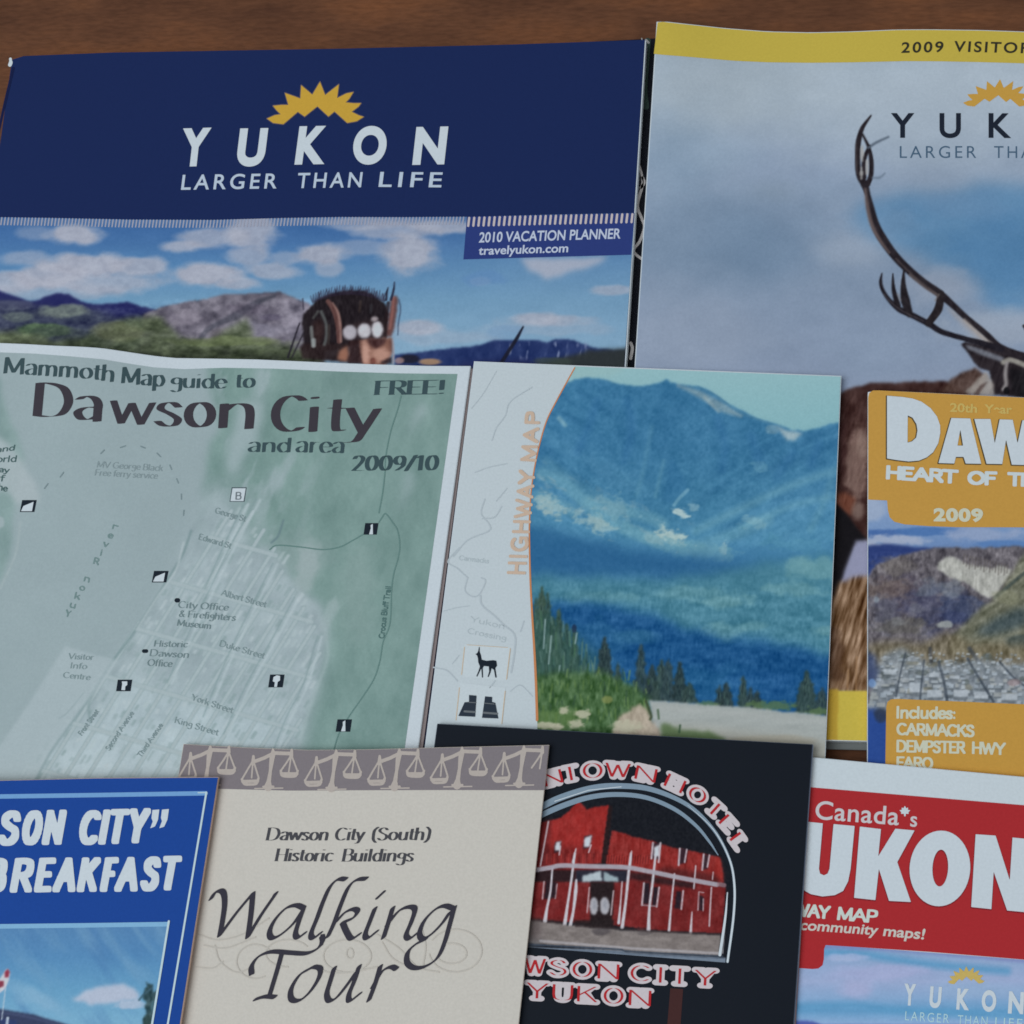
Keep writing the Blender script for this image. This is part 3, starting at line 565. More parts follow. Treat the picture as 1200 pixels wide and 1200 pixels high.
# body and legs of the animal, tundra grass
BR = (60, 40, 38)
A.poly([(960, 475), (985, 461), (1000, 454), (1020, 449.5), (1060, 448), (1108, 446), (1200, 500), (1260, 560), (1260, 640), (960, 640)], BR, 1.6, 1, 1.5, 10, tex=10 * A.noise(8, 16, 3))
A.blob(1004, 545, 13, 44, (112, 92, 86), .95, .7, .45, 16, 4); A.blob(990, 590, 12, 12, (104, 62, 48), .9, .8); A.blob(1012, 520, 8, 14, (136, 118, 110), .6, .8); A.blob(986, 520, 6, 26, (62, 40, 40), .7, .8); A.blob(1006, 598, 7, 10, (120, 104, 98), .7, .9)
A.poly([(960, 590), (983, 592), (994, 604), (1004, 618), (1016, 632), (1012, 640), (1002, 640), (994, 664), (986, 690), (978, 720), (960, 720)], (22, 21, 25), 1.4, 1)
A.poly([(1003, 634), (1040, 630), (1040, 690), (984, 690), (990, 668)], (136, 142, 170), 2, 1); 
A.bump_up(np.clip((A.V - 455) / 8, 0, 1) * np.clip((596 - A.V) / 6, 0, 1) * (A.U > 975), 16 * A.noise(2.6, 9, 491, 3, 12), (1.1, 1, .95))
g = A.noise(3, 22, 14, 3, 14)
A.poly([(950, 690), (976, 700), (982, 684), (1000, 676), (1040, 672), (1300, 672), (1300, 812), (950, 812)], (112, 88, 66), 2.5, 1, 2, 8, tex=46 * g + 14 * A.noise(18, 30, 6))
A.blob(975, 770, 14, 30, (66, 46, 36), .5); A.line([(1004, 770), (1003, 810)], 2, (160, 128, 96), .6, 2); A.line([(994, 785), (993, 810)], 2, (166, 134, 100), .6, 2)
A.poly([(600, 807.5), (1400, 812), (1400, 890), (600, 890)], (182, 168, 70), .8, 1); A.poly([(600, 807.5), (982.5, 808), (981, 890), (600, 890)], (166, 140, 52), 1, .9)
# ear, face, antlers
c4 = lambda *q: at(6.667, 1020, 300, *q)
A.poly(c4(705, 690, 740, 670, 900, 700, 1060, 760, 1300, 800, 1300, 1120, 960, 1080, 930, 900, 860, 880, 815, 840, 760, 755), (40, 35, 40), 1.0, 1); A.poly(c4(555, 1050, 620, 970, 710, 915, 820, 870, 900, 930, 880, 1060, 740, 1090), (76, 58, 52), 1.6, .95, 1, 6, tex=16 * A.noise(5, 8, 9))
A.poly(c4(740, 690, 860, 725, 1045, 795, 1030, 830, 880, 780, 760, 725), (112, 118, 130), 1.2, .9); A.poly(c4(840, 960, 900, 900, 940, 960, 965, 1010, 965, 1085, 820, 1090, 730, 1060, 800, 1010), (150, 146, 142), 1.4, .9, 1, 6); A.poly(c4(800, 1090, 860, 1010, 920, 980, 860, 1060, 845, 1095), (80, 66, 64), 1, .8)
A.line(c4(1040, 830, 1100, 812, 1200, 850, 1300, 900), 6, (150, 150, 144), .9, 3); A.line(c4(1065, 840, 1055, 920, 1060, 1000, 1040, 1040), 4.5, (146, 144, 146), .85, 3); A.blob(*c4(1062, 1055)[0], 3.5, 4, (12, 12, 16), .9); A.poly(c4(1085, 880, 1300, 900, 1300, 1100, 1110, 1085), (26, 25, 29), 2, .9)
fur = (A.V > 400) * (A.V < 482) * (A.U > 1098) * (A.c.mean(-1) < 165) * (A.c[..., 2] - A.c[..., 0] < 22); A.bump_up(A.blur(fur.astype(float), .8), 13 * A.noise(3, 9, 471, 3, 20))
AN = (38, 34, 40)
A.poly(c4(590, 395, 660, 430, 760, 520, 960, 660, 1000, 700, 880, 690, 800, 610, 660, 480), (150, 150, 154), 2.2, .8)
A.line([(1020.6, 135.6), (1010.6, 150), (1006, 166), (1005, 185), (1006.5, 205), (1013, 216), (1017, 229), (1020, 244), (1025, 262), (1033, 278), (1048, 299), (1065, 316.5), (1083, 331.5), (1101, 344), (1117, 358), (1132, 372), (1155, 391), (1173, 408), (1204, 419), (1240, 424)],
    [2, 5, 6.4, 6.4, 6.4, 9, 6.4, 9.5, 10.5, 11, 10, 9.5, 9, 9.5, 7.5, 7, 7, 9, 10, 8], AN, 1, 1.4)
A.line([(1014, 222), (1016, 240), (1021, 262), (1030, 280), (1042, 296)], [3, 4.5, 5, 4, 2], (124, 110, 108), .65, 3); A.line([(1066, 322), (1084, 337), (1100, 347)], 3, (112, 104, 104), .6, 2); A.line([(1130, 375), (1150, 394), (1162, 403)], 3.5, (156, 150, 146), .7, 2.5)
A.line([(1010.6, 157), (1018, 172.5), (1021, 188), (1020.6, 205), (1017, 216)], [2.4, 4, 5.6, 5.6, 6], AN, 1, 1.2); A.line([(1019, 171), (1013.5, 184), (1012, 196), (1013, 208)], [3.4, 5, 5, 5], AN, 1, 1.2)
A.line([(1018, 173), (1027, 167), (1041, 160.5)], [3, 3.2, 2.4], (82, 96, 112), .85, 2); A.line([(1023, 208.5), (1031, 208), (1037, 203)], [2.5, 3, 2], (104, 122, 142), .8, 2)
for q in (ell(1010.3, 180, 1.8, 10), ell(1009.5, 203, 1.6, 8), ell(1016, 196, 1.8, 10)): A.poly(q, (158, 160, 160), .8, .9)
A.line([(1173, 409), (1150, 402), (1131, 397), (1104, 389), (1090, 380.5), (1070, 370), (1054, 362.5), (1042.5, 352), (1034.5, 340), (1032, 330), (1033.5, 320.5)], [8, 7, 6, 6.5, 7, 7, 7, 5, 4.5, 4, 1.5], (32, 30, 38), 1, 1.3)
A.line([(1046.3, 321), (1047.2, 339), (1052, 358)], [1.4, 5, 7], (34, 31, 37), 1, 1.3); A.line([(1059.2, 315), (1058.6, 334), (1061, 352), (1066, 368)], [1.6, 6, 11, 8], (36, 33, 38), 1, 1.3); A.line([(1102.5, 344), (1099.5, 362), (1088, 379)], [8, 10, 8], (38, 34, 38), 1, 1.4)
A.line([(1052, 345), (1055, 352)], 2.5, (120, 120, 126), .6, 2); A.line([(1100, 345), (1096, 352)], 2, (120, 114, 112), .6, 2); A.line([(1200, 382), (1206, 392)], 4, (40, 36, 40), .9)
A.line([(1003.6, 168), (1003.4, 186), (1004.6, 204)], 1.3, (92, 84, 86), .6, 1); A.line([(1050, 303), (1066, 319), (1084, 334), (1100, 346)], 1.6, (96, 86, 84), .5, 1.4); A.line([(1036, 345), (1046, 356), (1062, 367), (1082, 376)], 1.4, (86, 80, 84), .5, 1.2)
A.bump_up(((A.c.mean(-1) < 62) * (A.V > 130) * (A.V < 420) * (A.U > 995)).astype(float), 9 * A.noise(2.6, 6, 495, 2, -30))
A.speckle(np.ones_like(A.U), 3, 2.2, 2.2, 78, 2)
vt2 = [(x + (1.2 if i == 0 else 0), y + .7) for i, (x, y) in enumerate(VT) if x <= 1300]
art_part('cover_picture', vg, vt2, [(717, 861), (1309, 875)], hV, 1, A, 1.2)
grid_part('cover', vg, [(1285, 41), (1459, 48.5)], [(1294, 873), (1489, 879)], hV, 0, ink((138, 155, 178)), 30)
bt = vt2; bb = [(766.2, 63), (774, 64), (800, 66), (860, 71.2), (900, 73), (950, 73.6), (1000, 73), (1060, 71.6), (1100, 71.8), (1150, 72.8), (1200, 74.2), (1300, 78)]
tbd = grid_part('top_band', vg, bt, bb, hV, 2, ink((180, 165, 72)), 6)
sans('band_lettering', tbd, [('2009', [(1056, 62), (1105, 61)], (1, -12.5)), ('VISITOR', [(1117.5, 60.5), (1208, 62.6)], (1, -12.5))], hV, 3, ink((48, 48, 40)), .02, 1.25)
letters('title_lettering', vg, [('Y', (1044, 161.5), (1071.5, 161.5), (0, -29)), ('U', (1101, 161.5), (1126, 161.5), (0, -29)), ('K', (1158.5, 161.5), (1185, 161.8), (0, -29)), ('O', (1214, 162), (1246, 162.2), (0, -29)), ('N', (1272, 162.4), (1298, 162.6), (0, -29))], hV, 2, ink((30, 37, 50)), .022)
sans('tagline_lettering', vg, [('LARGER', [(1054.5, 185), (1144, 185)], (0, -13.8)), ('THAN', [(1165, 185), (1226, 185.4)], (0, -13.8)), ('LIFE', [(1246, 185.8), (1300, 186)], (0, -13.8))], hV, 2, ink((66, 92, 116)), -.004, 1.3)
sun('sun_emblem', vg, (1126.5, 88), .70, (.012, .66), 0, hV, 2, ink((184, 146, 68)))

# ------------------------------------------------------------------ green town map
def hM(u, v):
    w = np.clip((215 - u) / 150.0, 0, 1); w = w * w * (3 - 2 * w)
    return hP(np.clip(u, -50, 760), v) + .0016 + w * .0042 * np.exp(-np.clip((v - 400) / 170.0, 0, 9) ** 2)
tm = thing('town_map', 'pale green folded town map with dark lettering and a white border', 'map', 250, 650)
MT = [(-90, 399), (-40, 401), (0, 402), (30, 403.2), (60, 405), (95, 406.3), (120, 408), (150, 412.5), (180, 417), (205, 419.6), (250, 420.3), (300, 421.2), (350, 423.4), (400, 425.6), (450, 427.4), (500, 428.8), (551.5, 429)]
MB = [(-170, 930), (483, 930)]
slab('folded_sheets', tm, MT, MB, hM, .0015, PAPER, 12)
slab('gap_shade_sheet', tm, [(400, 436), (554, 432)], [(330, 925), (489, 925)], lambda u, v: hP(u, v) + .0009, .0007, ink((122, 116, 118)), 20)  # added sheet; its dull tan stands in for the shadow in the gap
A = Art(-100, 390, 570, 935)
A.c[:] = (141, 161, 167)
A.speckle(np.ones_like(A.U), 3, 60, 60, 3)
GR = (112, 143, 140)
A.poly([(-110, 420), (-5, 432), (4, 470), (10, 495), (24, 512), (30, 535), (22, 560), (18, 590), (14, 640), (0, 680), (-110, 760)], (122, 150, 150), 3, .85, 4, 16, 4, tex=10 * A.noise(20, 30, 5))
A.poly([(-20, 500), (8, 518), (30, 545), (46, 578), (44, 590), (20, 592), (10, 575), (-20, 580)], (156, 172, 178), 3, .9, 3, 12); A.blob(0, 612, 5, 7, (150, 168, 174), .8); A.line([(24, 612), (18, 650), (0, 690)], 2.5, (152, 170, 174), .6, 2)
# wooded right side, with bare tracks
A.poly([(243, 425), (600, 425), (600, 935), (330, 935), (352, 850), (372, 800), (380, 760), (384, 735), (376, 712), (362, 700), (352, 690), (330, 660), (318, 640), (300, 640), (260, 660), (236, 640), (234, 600), (238, 560), (244, 520), (256, 500), (252, 480), (246, 455)], GR, 4, .95, 5, 22, 9, tex=9 * A.noise(26, 40, 6, 4))
w = A.noise(16, 46, 22, 4, 24); A.mix(np.clip((w - .05) * 2.2, 0, 1) * np.clip((395 - A.U + (A.V - 600) * -.1) / 110, 0, 1) * np.clip((A.U - 244) / 20, 0, 1) * np.clip((660 - A.V) / 80, 0, 1) * .85, (154, 172, 180))
for q in ([(300, 430), (318, 432), (312, 460), (296, 470)], [(280, 470), (310, 468), (300, 520), (270, 560), (262, 540)], [(322, 548), (332, 560), (326, 580), (314, 570)], [(478, 552), (486, 556), (474, 590), (466, 600)], [(492, 470), (500, 478), (486, 500), (476, 512)]): A.poly(q, (158, 176, 184), 5, .7, 4, 10)
A.blob(262, 600, 30, 40, (140, 160, 166), .6, 1.2); A.blob(420, 690, 22, 50, (128, 154, 153), .6, 1.2, .6, 30); A.blob(350, 650, 30, 22, (136, 158, 160), .6, 1.2); A.blob(360, 665, 12, 30, (150, 168, 172), .7, .9, .5, 14, 5, 10)
A.poly([(332, 448), (330, 470), (370, 500), (440, 560), (470, 640), (478, 420), (335, 428)], (112, 141, 140), 8, .35)
gz = np.clip((abs(A.c[..., 0] - 112) < 14) * 1.0, 0, 1); A.bump_up(A.blur(gz, 2), 3.5 * A.noise(9, 50, 461, 3, 26) + 3 * A.noise(3, 6, 462, 2), (1, .9, .95))
# the town: pale blocks and streets running up to the right
tw = [(232, 598), (222, 626), (214, 646), (200, 672), (186, 700), (168, 728), (150, 756), (132, 784), (112, 806), (96, 826), (70, 862), (44, 895), (10, 935), (340, 935), (356, 868), (372, 812), (380, 766), (380, 736), (370, 710), (350, 694), (330, 668), (318, 646), (296, 640), (286, 610), (262, 584), (250, 570)]
A.poly(tw, (150, 169, 176), 8, .9, 5, 14, 6)
A.poly([(150, 800), (260, 835), (330, 850), (320, 935), (20, 935), (60, 880)], (166, 186, 194), 14, .75)
m = A.blur((A.poly(tw, (0, 0, 0), 3, 0) > .3).astype(float), 2)
A.speckle(m, 9, 26, 20, 51, 3, 29); A.speckle(m, 6, 5, 16, 52, 2, 29)
rs = np.random.RandomState(5); E1, E2, O0 = np.array((.53, -.848)), np.array((.962, .272)), np.array((214, 690.0))
keep = lambda q: 596 < q[1] < 925 and q[0] > 250 - (q[1] - 600) * .78 + 14 and q[0] < 376 - max(0, 745 - q[1]) * .52 - max(0, q[1] - 770) * .30
for i in range(-8, 14):                                     # lots and roofs inside the blocks
    for j in range(-14, 8):
        for k in range(3):
            c = O0 + E2 * (i * 23 + 5 + 6 * k + rs.uniform(-.8, .8)) + E1 * (j * 20 + rs.uniform(0, 9)); a, b = E1 * rs.uniform(5, 15), E2 * rs.uniform(2.4, 4.6)
            if not keep(c) or rs.rand() < .22: continue
            A.poly([c, c + b, c + b + a, c + a], ((128, 152, 155), (170, 187, 193), (138, 160, 164), (164, 183, 188))[rs.randint(4)], .7, rs.uniform(.4, .75))
for i in range(-8, 14):                                     # avenues
    q = [O0 + E2 * (i * 23) + E1 * t for t in range(-300, 130, 6)]; q = [v for v in q if keep(v)]
    if len(q) > 3:
        A.line([q[0], q[-1]], 5.2, (124, 149, 153), .7, 1.2); A.line([q[0], q[-1]], 3.8, (159, 177, 183), .9, 1.2)
for j in range(-4, 2):                                      # cross streets
    q = [O0 + E1 * (j * 66 + 4) + E2 * t for t in range(-160, 220, 5)]; q = [v for v in q if keep(v)]
    if len(q) > 3: A.line([q[0], q[-1]], 6.4, (132, 156, 160), .5, 1.4); A.line([q[0], q[-1]], 4.6, (158, 176, 182), .85, 1.4)
for q in ([(224, 622), (214, 650), (196, 680), (172, 718), (152, 748), (130, 778), (112, 806), (96, 830), (60, 880), (36, 925)],): A.line(q, 3, (112, 138, 142), .75, 2.2)
A.line([(215, 636), (206, 668), (184, 700), (160, 738)], 2.5, (168, 184, 190), .7, 2); A.line([(98, 812), (80, 834), (69, 842)], 1.6, (96, 122, 126), .75, 1.2); A.line([(112, 806), (104, 826), (106, 846)], 3.5, (124, 148, 152), .7, 2)
for a in ([(320, 660), (290, 720), (262, 780), (238, 840)], [(345, 700), (318, 750), (290, 800), (262, 860)], [(372, 745), (356, 800), (336, 840), (316, 890)], [(286, 590), (262, 640), (240, 690)], [(300, 585), (270, 640), (246, 690), (222, 740), (196, 800)]):
    A.line(a, 1.6, (118, 144, 148), .6, 1.4); A.line(np.array(a) + (5, 1), 3, (172, 190, 197), .55, 2)
A.line([(318, 636), (326, 628), (332, 610)], 2.2, (92, 116, 126), .7, 2); A.line([(382, 742), (384, 770), (374, 800), (362, 832), (350, 876)], 3, (150, 171, 175), .5, 3); A.poly([(384, 706), (394, 700), (398, 712), (380, 744), (374, 736)], (152, 172, 176), 2, .6)
A.poly([(76, 757), (112, 768), (140, 774), (116, 806), (96, 830), (60, 880), (30, 935), (-60, 935), (0, 874), (40, 815)], (158, 176, 183), 1.6, .7)
A.speckle(np.ones_like(A.U), 2.5, 2.2, 2.2, 79, 2)
ins = lambda q, d: [(x, y + d) for x, y in q]
MF = [(-90, 411), (0, 413), (40, 414.4), (75, 417), (120, 421), (150, 426), (180, 430.5), (215, 432.6), (262, 431), (320, 432), (400, 435.5), (470, 437.6), (536, 438.2)]
grid_part('white_border', tm, ins(MT, .6)[:-1] + [(550.6, 429.6)], [(-169, 929), (482.4, 929)], hM, 0, ink((184, 199, 207)), 10)
art_part('map_print', tm, MF, [(-166, 928), (467, 928)], hM, 1, A)
DK = ink((58, 56, 64)); DT = ink((56, 76, 82))
nb = (5.5, .2, 4)
pen('title_lettering', tm, [('D', [(43.5, 487), (78.5, 490)], (3.6, -38.5), nb), ('a', [(90.5, 491), (114, 494)], (3, -41), (5.3, .2, 4)), ('w', [(131, 496.5), (177, 499)], (3, -41), (4.3, .2, 4)), ('s', [(184, 498.5), (208, 500)], (3, -42), (4.8, .25, 4)),
    ('o', [(220, 500), (247, 501)], (2.6, -44), (5.5, .2, 4)), ('n', [(261, 501.5), (292, 502.5)], (3, -43), (5.5, .2, 4)), ('C', [(321, 505), (352, 506)], (4, -42), (5.5, .2, 4)), ('i', [(364, 505.5), (369, 505.6)], (3, -43), (5.3, .6, 4)),
    ('t', [(385, 505.8), (402, 506.3)], (3.4, -42), (5.2, .25, 4)), ('y', [(406, 507), (440, 508)], (4, -44), (5.3, .2, 4))], hM, 2, DK, nb, .4)
for q in [('Mammoth', [(6, 437.5), (30, 439), (70, 441.5), (100, 443.5), (131, 447.5)], (1.8, -19), (2.3, .12, 5)), ('Map', [(144, 449), (170, 451.5), (191, 453)], (1.4, -19), (2.3, .12, 5)), ('guide', [(201, 454), (264, 455.5)], (1.2, -17), (2.2, .12, 5)), ('to', [(276, 454.6), (297, 454.2)], (1.2, -17), (2.3, .12, 5)),
    ('and', [(292, 529.5), (338, 530)], (1.6, -17), (2.2, .12, 5)), ('area', [(348, 530), (401, 531)], (1.6, -19), (2.2, .12, 5)), ('2009/10', [(414, 551.5), (511, 551)], (2, -17.5), (2.7, .12, 5))]: pen('heading_lettering', tm, [q], hM, 2, DT, (2.2, .12, 5), .4)
pen('price_lettering', tm, [('FREE!', [(440, 462.5), (517, 461.5)], (1.6, -16), (3.1, .3, 5))], hM, 2, DT, (3.1, .3, 5), .4, .05)
small = [('City Office', [(209, 712), (267, 715.5)], (1.4, -7.5)), ('& Firefighters', [(210, 722.5), (275, 727.5)], (1.4, -7.5)), ('Museum', [(208, 733), (246, 737)], (1.2, -7)),
    ('Historic', [(181, 757.5), (219, 758.5)], (1.2, -7)), ('Dawson', [(176, 768.5), (220, 771)], (1.4, -7.5)), ('Office', [(173, 780), (201, 781.5)], (1.2, -7.5))]
for q in [('MV George Black', [(114, 547.5), (190, 552)], (1.2, -7)), ('Free ferry service', [(111.5, 557), (184, 561)], (1.2, -7))]: pen('ferry_lettering', tm, [q], hM, 2, ink((120, 139, 145)), (.7, .22, 10), .36)
for q in small: pen('place_lettering', tm, [q], hM, 2, ink((100, 121, 126)), (.85, .22, 10), .36)
for q in [('and', [(-4, 530), (16, 527.5)], (1.2, -6)), ('World', [(-18, 541.5), (18, 541)], (1.2, -7)), ('way', [(-10, 552), (10, 554)], (1, -6)), ('of', [(-8, 563), (5, 564)], (1, -7)), ('the', [(-6, 573), (8, 576)], (1, -7))]: pen('side_lettering', tm, [q], hM, 2, ink((66, 92, 94)), (.85, .5, 10), .36)
for q in [('George St', [(252, 601), (287, 611.5)], (1.6, -6.5)), ('Edward St', [(233, 632), (270, 643)], (1.6, -6.5)), ('Albert Street', [(259, 697.5), (311, 712)], (1.8, -6.8)), ('Duke Street', [(257.5, 757), (309, 772)], (1.8, -6.8)), ('York Street', [(224, 820), (272, 836)], (1.8, -6.8)), ('King Street', [(205, 847), (255, 862)], (1.8, -6.8)),
    ('Visitor', [(80, 772), (109, 773.5)], (1.2, -6.5)), ('Info', [(83, 783), (101, 784)], (1.2, -6.5)), ('Centre', [(74, 794), (105, 797)], (1.2, -6.5)), ('Front Street', [(96, 862), (116, 834)], (-4.5, -3.4)), ('Second Avenue', [(128, 880), (157, 836)], (-4.6, -3.4)), ('Third Avenue', [(165, 888), (191, 850)], (-4.6, -3.4))]: pen('street_lettering', tm, [q], hM, 2, ink((114, 135, 140)), (.75, .22, 10), .36)
RV = 'Yukon River'; rv = [(c, (79 + 55.5 * i / 10, 722 - 102 * i / 10)) for i, c in enumerate(RV) if c != ' ']
pen('river_lettering', tm, [(c, [(x - 2.5, y - .5), (x + 2.5, y + 1.0)], (1.6, -6.8)) for c, (x, y) in rv], hM, 2, ink((104, 130, 132)), (1.0, .6, 20), .36)
pen('trail_lettering', tm, [('Crocus Bluff Trail', [(450, 748), (453, 720), (458, 688)], (-6, -.6))], hM, 2, ink((74, 104, 104)), (.8, .5, 20), .36)
for q in [(smooth([(470, 464), (466, 480), (458, 505), (452, 535), (451, 555), (448, 580), (444, 601)]), .75), (smooth([(444, 612), (448, 606), (452, 602), (460, 612), (466, 622), (468.5, 640), (466, 656), (461.5, 672), (459, 690), (457, 730), (449, 752), (445, 775), (438, 796), (424, 818), (410, 838), (398, 858), (392, 876), (386, 900)]), .75),
    (smooth([(426, 626), (412, 634), (398, 641), (378, 644), (352, 641), (325, 639), (316, 644)]), .7)]: strokes_part('trail_line', tm, [q], hM, 2, ink((92, 124, 122)), .4)
dash = [([(x, y), (x + dx, y + dy)], .75) for x, y, dx, dy in ((52, 572.5, 4, -5.5), (70.5, 559, 4, -5.5), (118, 531.5, 4, -4), (141, 524.5, 6, -2), (165, 523, 5, 2), (184, 531, 4, 4), (199, 545, 2, 5), (207, 561, 2, 5), (212.5, 579, 0, 6), (215.5, 598, -.5, 6))]
for q in dash: strokes_part('ferry_dash', tm, [q], hM, 2, ink((112, 132, 138)), .4)
BK = ink((28, 36, 46)); WP = ink((186, 198, 206))
def icon(o, w, hh, lean, marks, frame=BK, face=WP, inv=False):
    a = np.array([(0, hh), (w, hh), (w, 0), (0, 0)], float); sk = lambda q: np.array([(o[0] + x - lean * y, o[1] + y) for x, y in q])
    sy = poly_part('map_symbol', tm, sk(a), hM, 2, frame)
    for mk in marks: loops_part('symbol_mark', sy, [sk(np.array(mk, float))], hM, 3, face, .4)
    return sy
icon((26, 586), 17, 14, .2, [[(1.2, 13), (14, 13), (13.8, 2), (2.8, 7)]]); icon((180.5, 669), 17, 13.5, .2, [[(1.2, 12.5), (13.6, 12.5), (13.4, 2), (3, 6.8)]])
icon((428, 613), 15.5, 13.5, .15, [[(6.5, 13.2), (7.5, 6), (6.6, 2.5), (9, .8), (9.6, 5), (11, 13.2)]]); icon((395.5, 843), 17, 14.5, .15, [[(6.2, 14), (7.4, 7), (6.6, 3), (9.4, 1), (10, 6), (11.4, 14)]])
icon((316.5, 790.5), 17, 15, .15, [[(7, 14.5), (7, 9), (4.4, 8), (4.4, 3), (8, .8), (12, 1.6), (12.6, 6.8), (10.2, 8.6), (10.2, 14.5)]]); icon((138, 796.5), 17, 13.5, .15, [[(6, 12), (6, 5), (5, 2), (11.5, 2), (12, 6), (10, 8), (10.4, 12.4)]])
sy = icon((271.5, 571), 17.5, 17, .15, [[(1, 16.2), (16.3, 16.2), (16.6, 1.2), (1.2, 1.2)]], ink((70, 84, 92))); pen('symbol_letter', sy, [('B', [(276.5, 585), (282, 585)], (.5, -8))], hM, 4, ink((104, 116, 124)), (.8, .6, 0), .36)
for q in [([(207, 703.5), (208.5, 703.5)], 2.6), ([(168.5, 763), (171.5, 763)], 2.2)]: strokes_part('place_dot', tm, [q], hM, 2, BK, .4)

# ------------------------------------------------------------------ highway map with the blue mountain photo
hH = lambda u, v: 0.0080 + .0002 * np.clip((u - 500) / 480.0, 0, 1) + 0 * v
hw = thing('highway_map', 'folded road map with a pale white strip, orange sideways lettering and a blue mountain photo', 'map', 740, 650)
HT, HB = [(555.5, 423.4), (986, 440.5)], [(494, 905), (966.5, 905)]
slab('folded_sheets', hw, HT, HB, hH, .0014, PAPER)
grid_part('cover', hw, [(556.4, 424), (985.2, 441)], [(494.8, 904.3), (965.8, 904.3)], hH, 0, ink((176, 191, 199)), 20)
gl = ink((162, 177, 186), vary=.03); PT_ = lambda k, ox, oy, *q: smooth(at(k, ox, oy, *q))
strokes_part('faint_map_lines', hw, [(PT_(4.8, 490, 410, 640, 210, 520, 290, 490, 370, 440, 440, 415, 510), .7), (PT_(4.8, 490, 410, 440, 120, 370, 240, 300, 330), .5), (PT_(4.8, 490, 410, 320, 690, 400, 660, 500, 640), .6), (PT_(4.8, 490, 410, 375, 840, 355, 920, 400, 980, 395, 1020, 280, 1070, 200, 1160), .8), (PT_(4.8, 490, 410, 470, 880, 430, 940, 360, 950), .7), (PT_(4.8, 490, 410, 500, 780, 440, 850), .7),
    (PT_(5, 490, 640, 240, 10, 175, 90, 230, 130, 290, 185), .8), (PT_(5, 490, 640, 290, 185, 275, 260, 320, 295, 360, 280, 395, 205, 370, 185), .8), (PT_(5, 490, 640, 365, 290, 375, 345, 450, 410, 500, 460, 565, 520, 565, 620, 545, 740), 1.1), (PT_(5, 490, 640, 90, 710, 170, 730, 230, 790), .8), (PT_(5, 490, 640, 150, 380, 230, 360, 300, 350), .5), (PT_(5, 490, 640, 600, 500, 620, 440), .8), (PT_(5, 490, 640, 420, 830, 450, 790), .9), (PT_(5, 490, 640, 540, 850, 600, 815, 670, 880), .6), (PT_(5, 490, 640, 200, 690, 240, 640), .6)], hH, 1, gl, .4)
pen('faint_place_lettering', hw, [('Yukon', [(551, 728), (590, 737)], (1, -6)), ('Crossing', [(548, 742), (592, 751)], (1, -6)), ('Carmacks', [(538, 656), (572, 660)], (1, -5))], hH, 1, ink((160, 176, 184), vary=.03), (.6, .45, 0), .4)
CV = smooth([(673.5, 431), (664, 448), (652, 470), (641, 492), (633, 518), (627, 545), (622.5, 575), (620.5, 610), (620.5, 640), (621.5, 680), (623.5, 720), (626, 760), (628, 800), (629.5, 850), (630, 900)])
A = Art(600, 420, 1000, 915)
A.grad([(425, (138, 180, 188)), (500, (128, 176, 186)), (540, (124, 172, 186))]); A.blob(690, 432, 40, 10, (140, 178, 182), .7)
MO = np.array([(540, 470), (660, 452), (673, 444.5), (685, 443), (698, 443), (708, 444.5), (717, 448), (730, 451), (745, 452.5), (763, 451), (774, 447.5), (781, 443.5), (787, 448), (795, 451), (806, 451), (818, 452.5), (828, 456), (837, 462), (847, 469), (857, 475), (870, 482), (886, 490), (902, 495), (919, 500), (930, 504), (941, 505), (952, 503), (961, 501), (972, 497.5), (990, 494), (1010, 490), (1010, 930), (540, 930)])
tx = 16 * A.noise(30, 14, 4, 4, 32) + 8 * A.noise(6, 5, 9, 3)
A.poly(MO, (46, 104, 148), 1.3, 1, 1.2, 8, tex=tx * .3)
mm = A.poly(MO, (46, 104, 154), 1, 0)
def band_(pts, col, s, a, wob=5, ws=16, seed=3, tex=None): A.poly(pts, col, s, a, wob, ws, seed, tex=tex)
band_([(620, 560), (640, 560), (680, 590), (740, 620), (790, 632), (880, 600), (990, 540), (990, 700), (620, 690)], (58, 116, 162), 16, .8)
A.line([(795, 452), (820, 462), (848, 478), (868, 487)], [3, 8, 10, 4], (132, 152, 160), .7, 5); A.line([(826, 466), (842, 482)], 4, (152, 168, 172), .6, 3); A.line([(818, 453), (840, 464), (868, 484), (905, 497)], 2, (60, 110, 144), .7, 2)
A.poly([(909, 499), (920, 505), (936, 506), (941, 508), (932, 515), (922, 515), (914, 507)], (162, 178, 184), 1.8, .9, 2, 6); A.blob(906, 503, 8, 5, (110, 142, 160), .6)
A.line([(655, 490), (662, 498)], 5, (118, 160, 178), .7, 3); A.line([(640, 510), (700, 545), (760, 575)], 12, (66, 124, 164), .5, 10)
for a, w, al in (([(636, 555), (660, 566), (700, 600), (750, 626), (800, 640), (850, 650)], 16, .55), ([(632, 582), (650, 588), (672, 600)], 13, .5), ([(690, 588), (720, 596), (760, 606), (776, 614)], 14, .5), ([(640, 540), (690, 575), (740, 600)], 10, .3),
    ([(988, 548), (920, 572), (860, 600), (815, 622)], 9, .4), ([(988, 580), (930, 592), (870, 618)], 8, .35), ([(900, 610), (860, 626), (820, 640)], 14, .35), ([(975, 560), (965, 590), (950, 620)], 8, .3)): A.line(a, w, (100, 150, 172), al, 7)
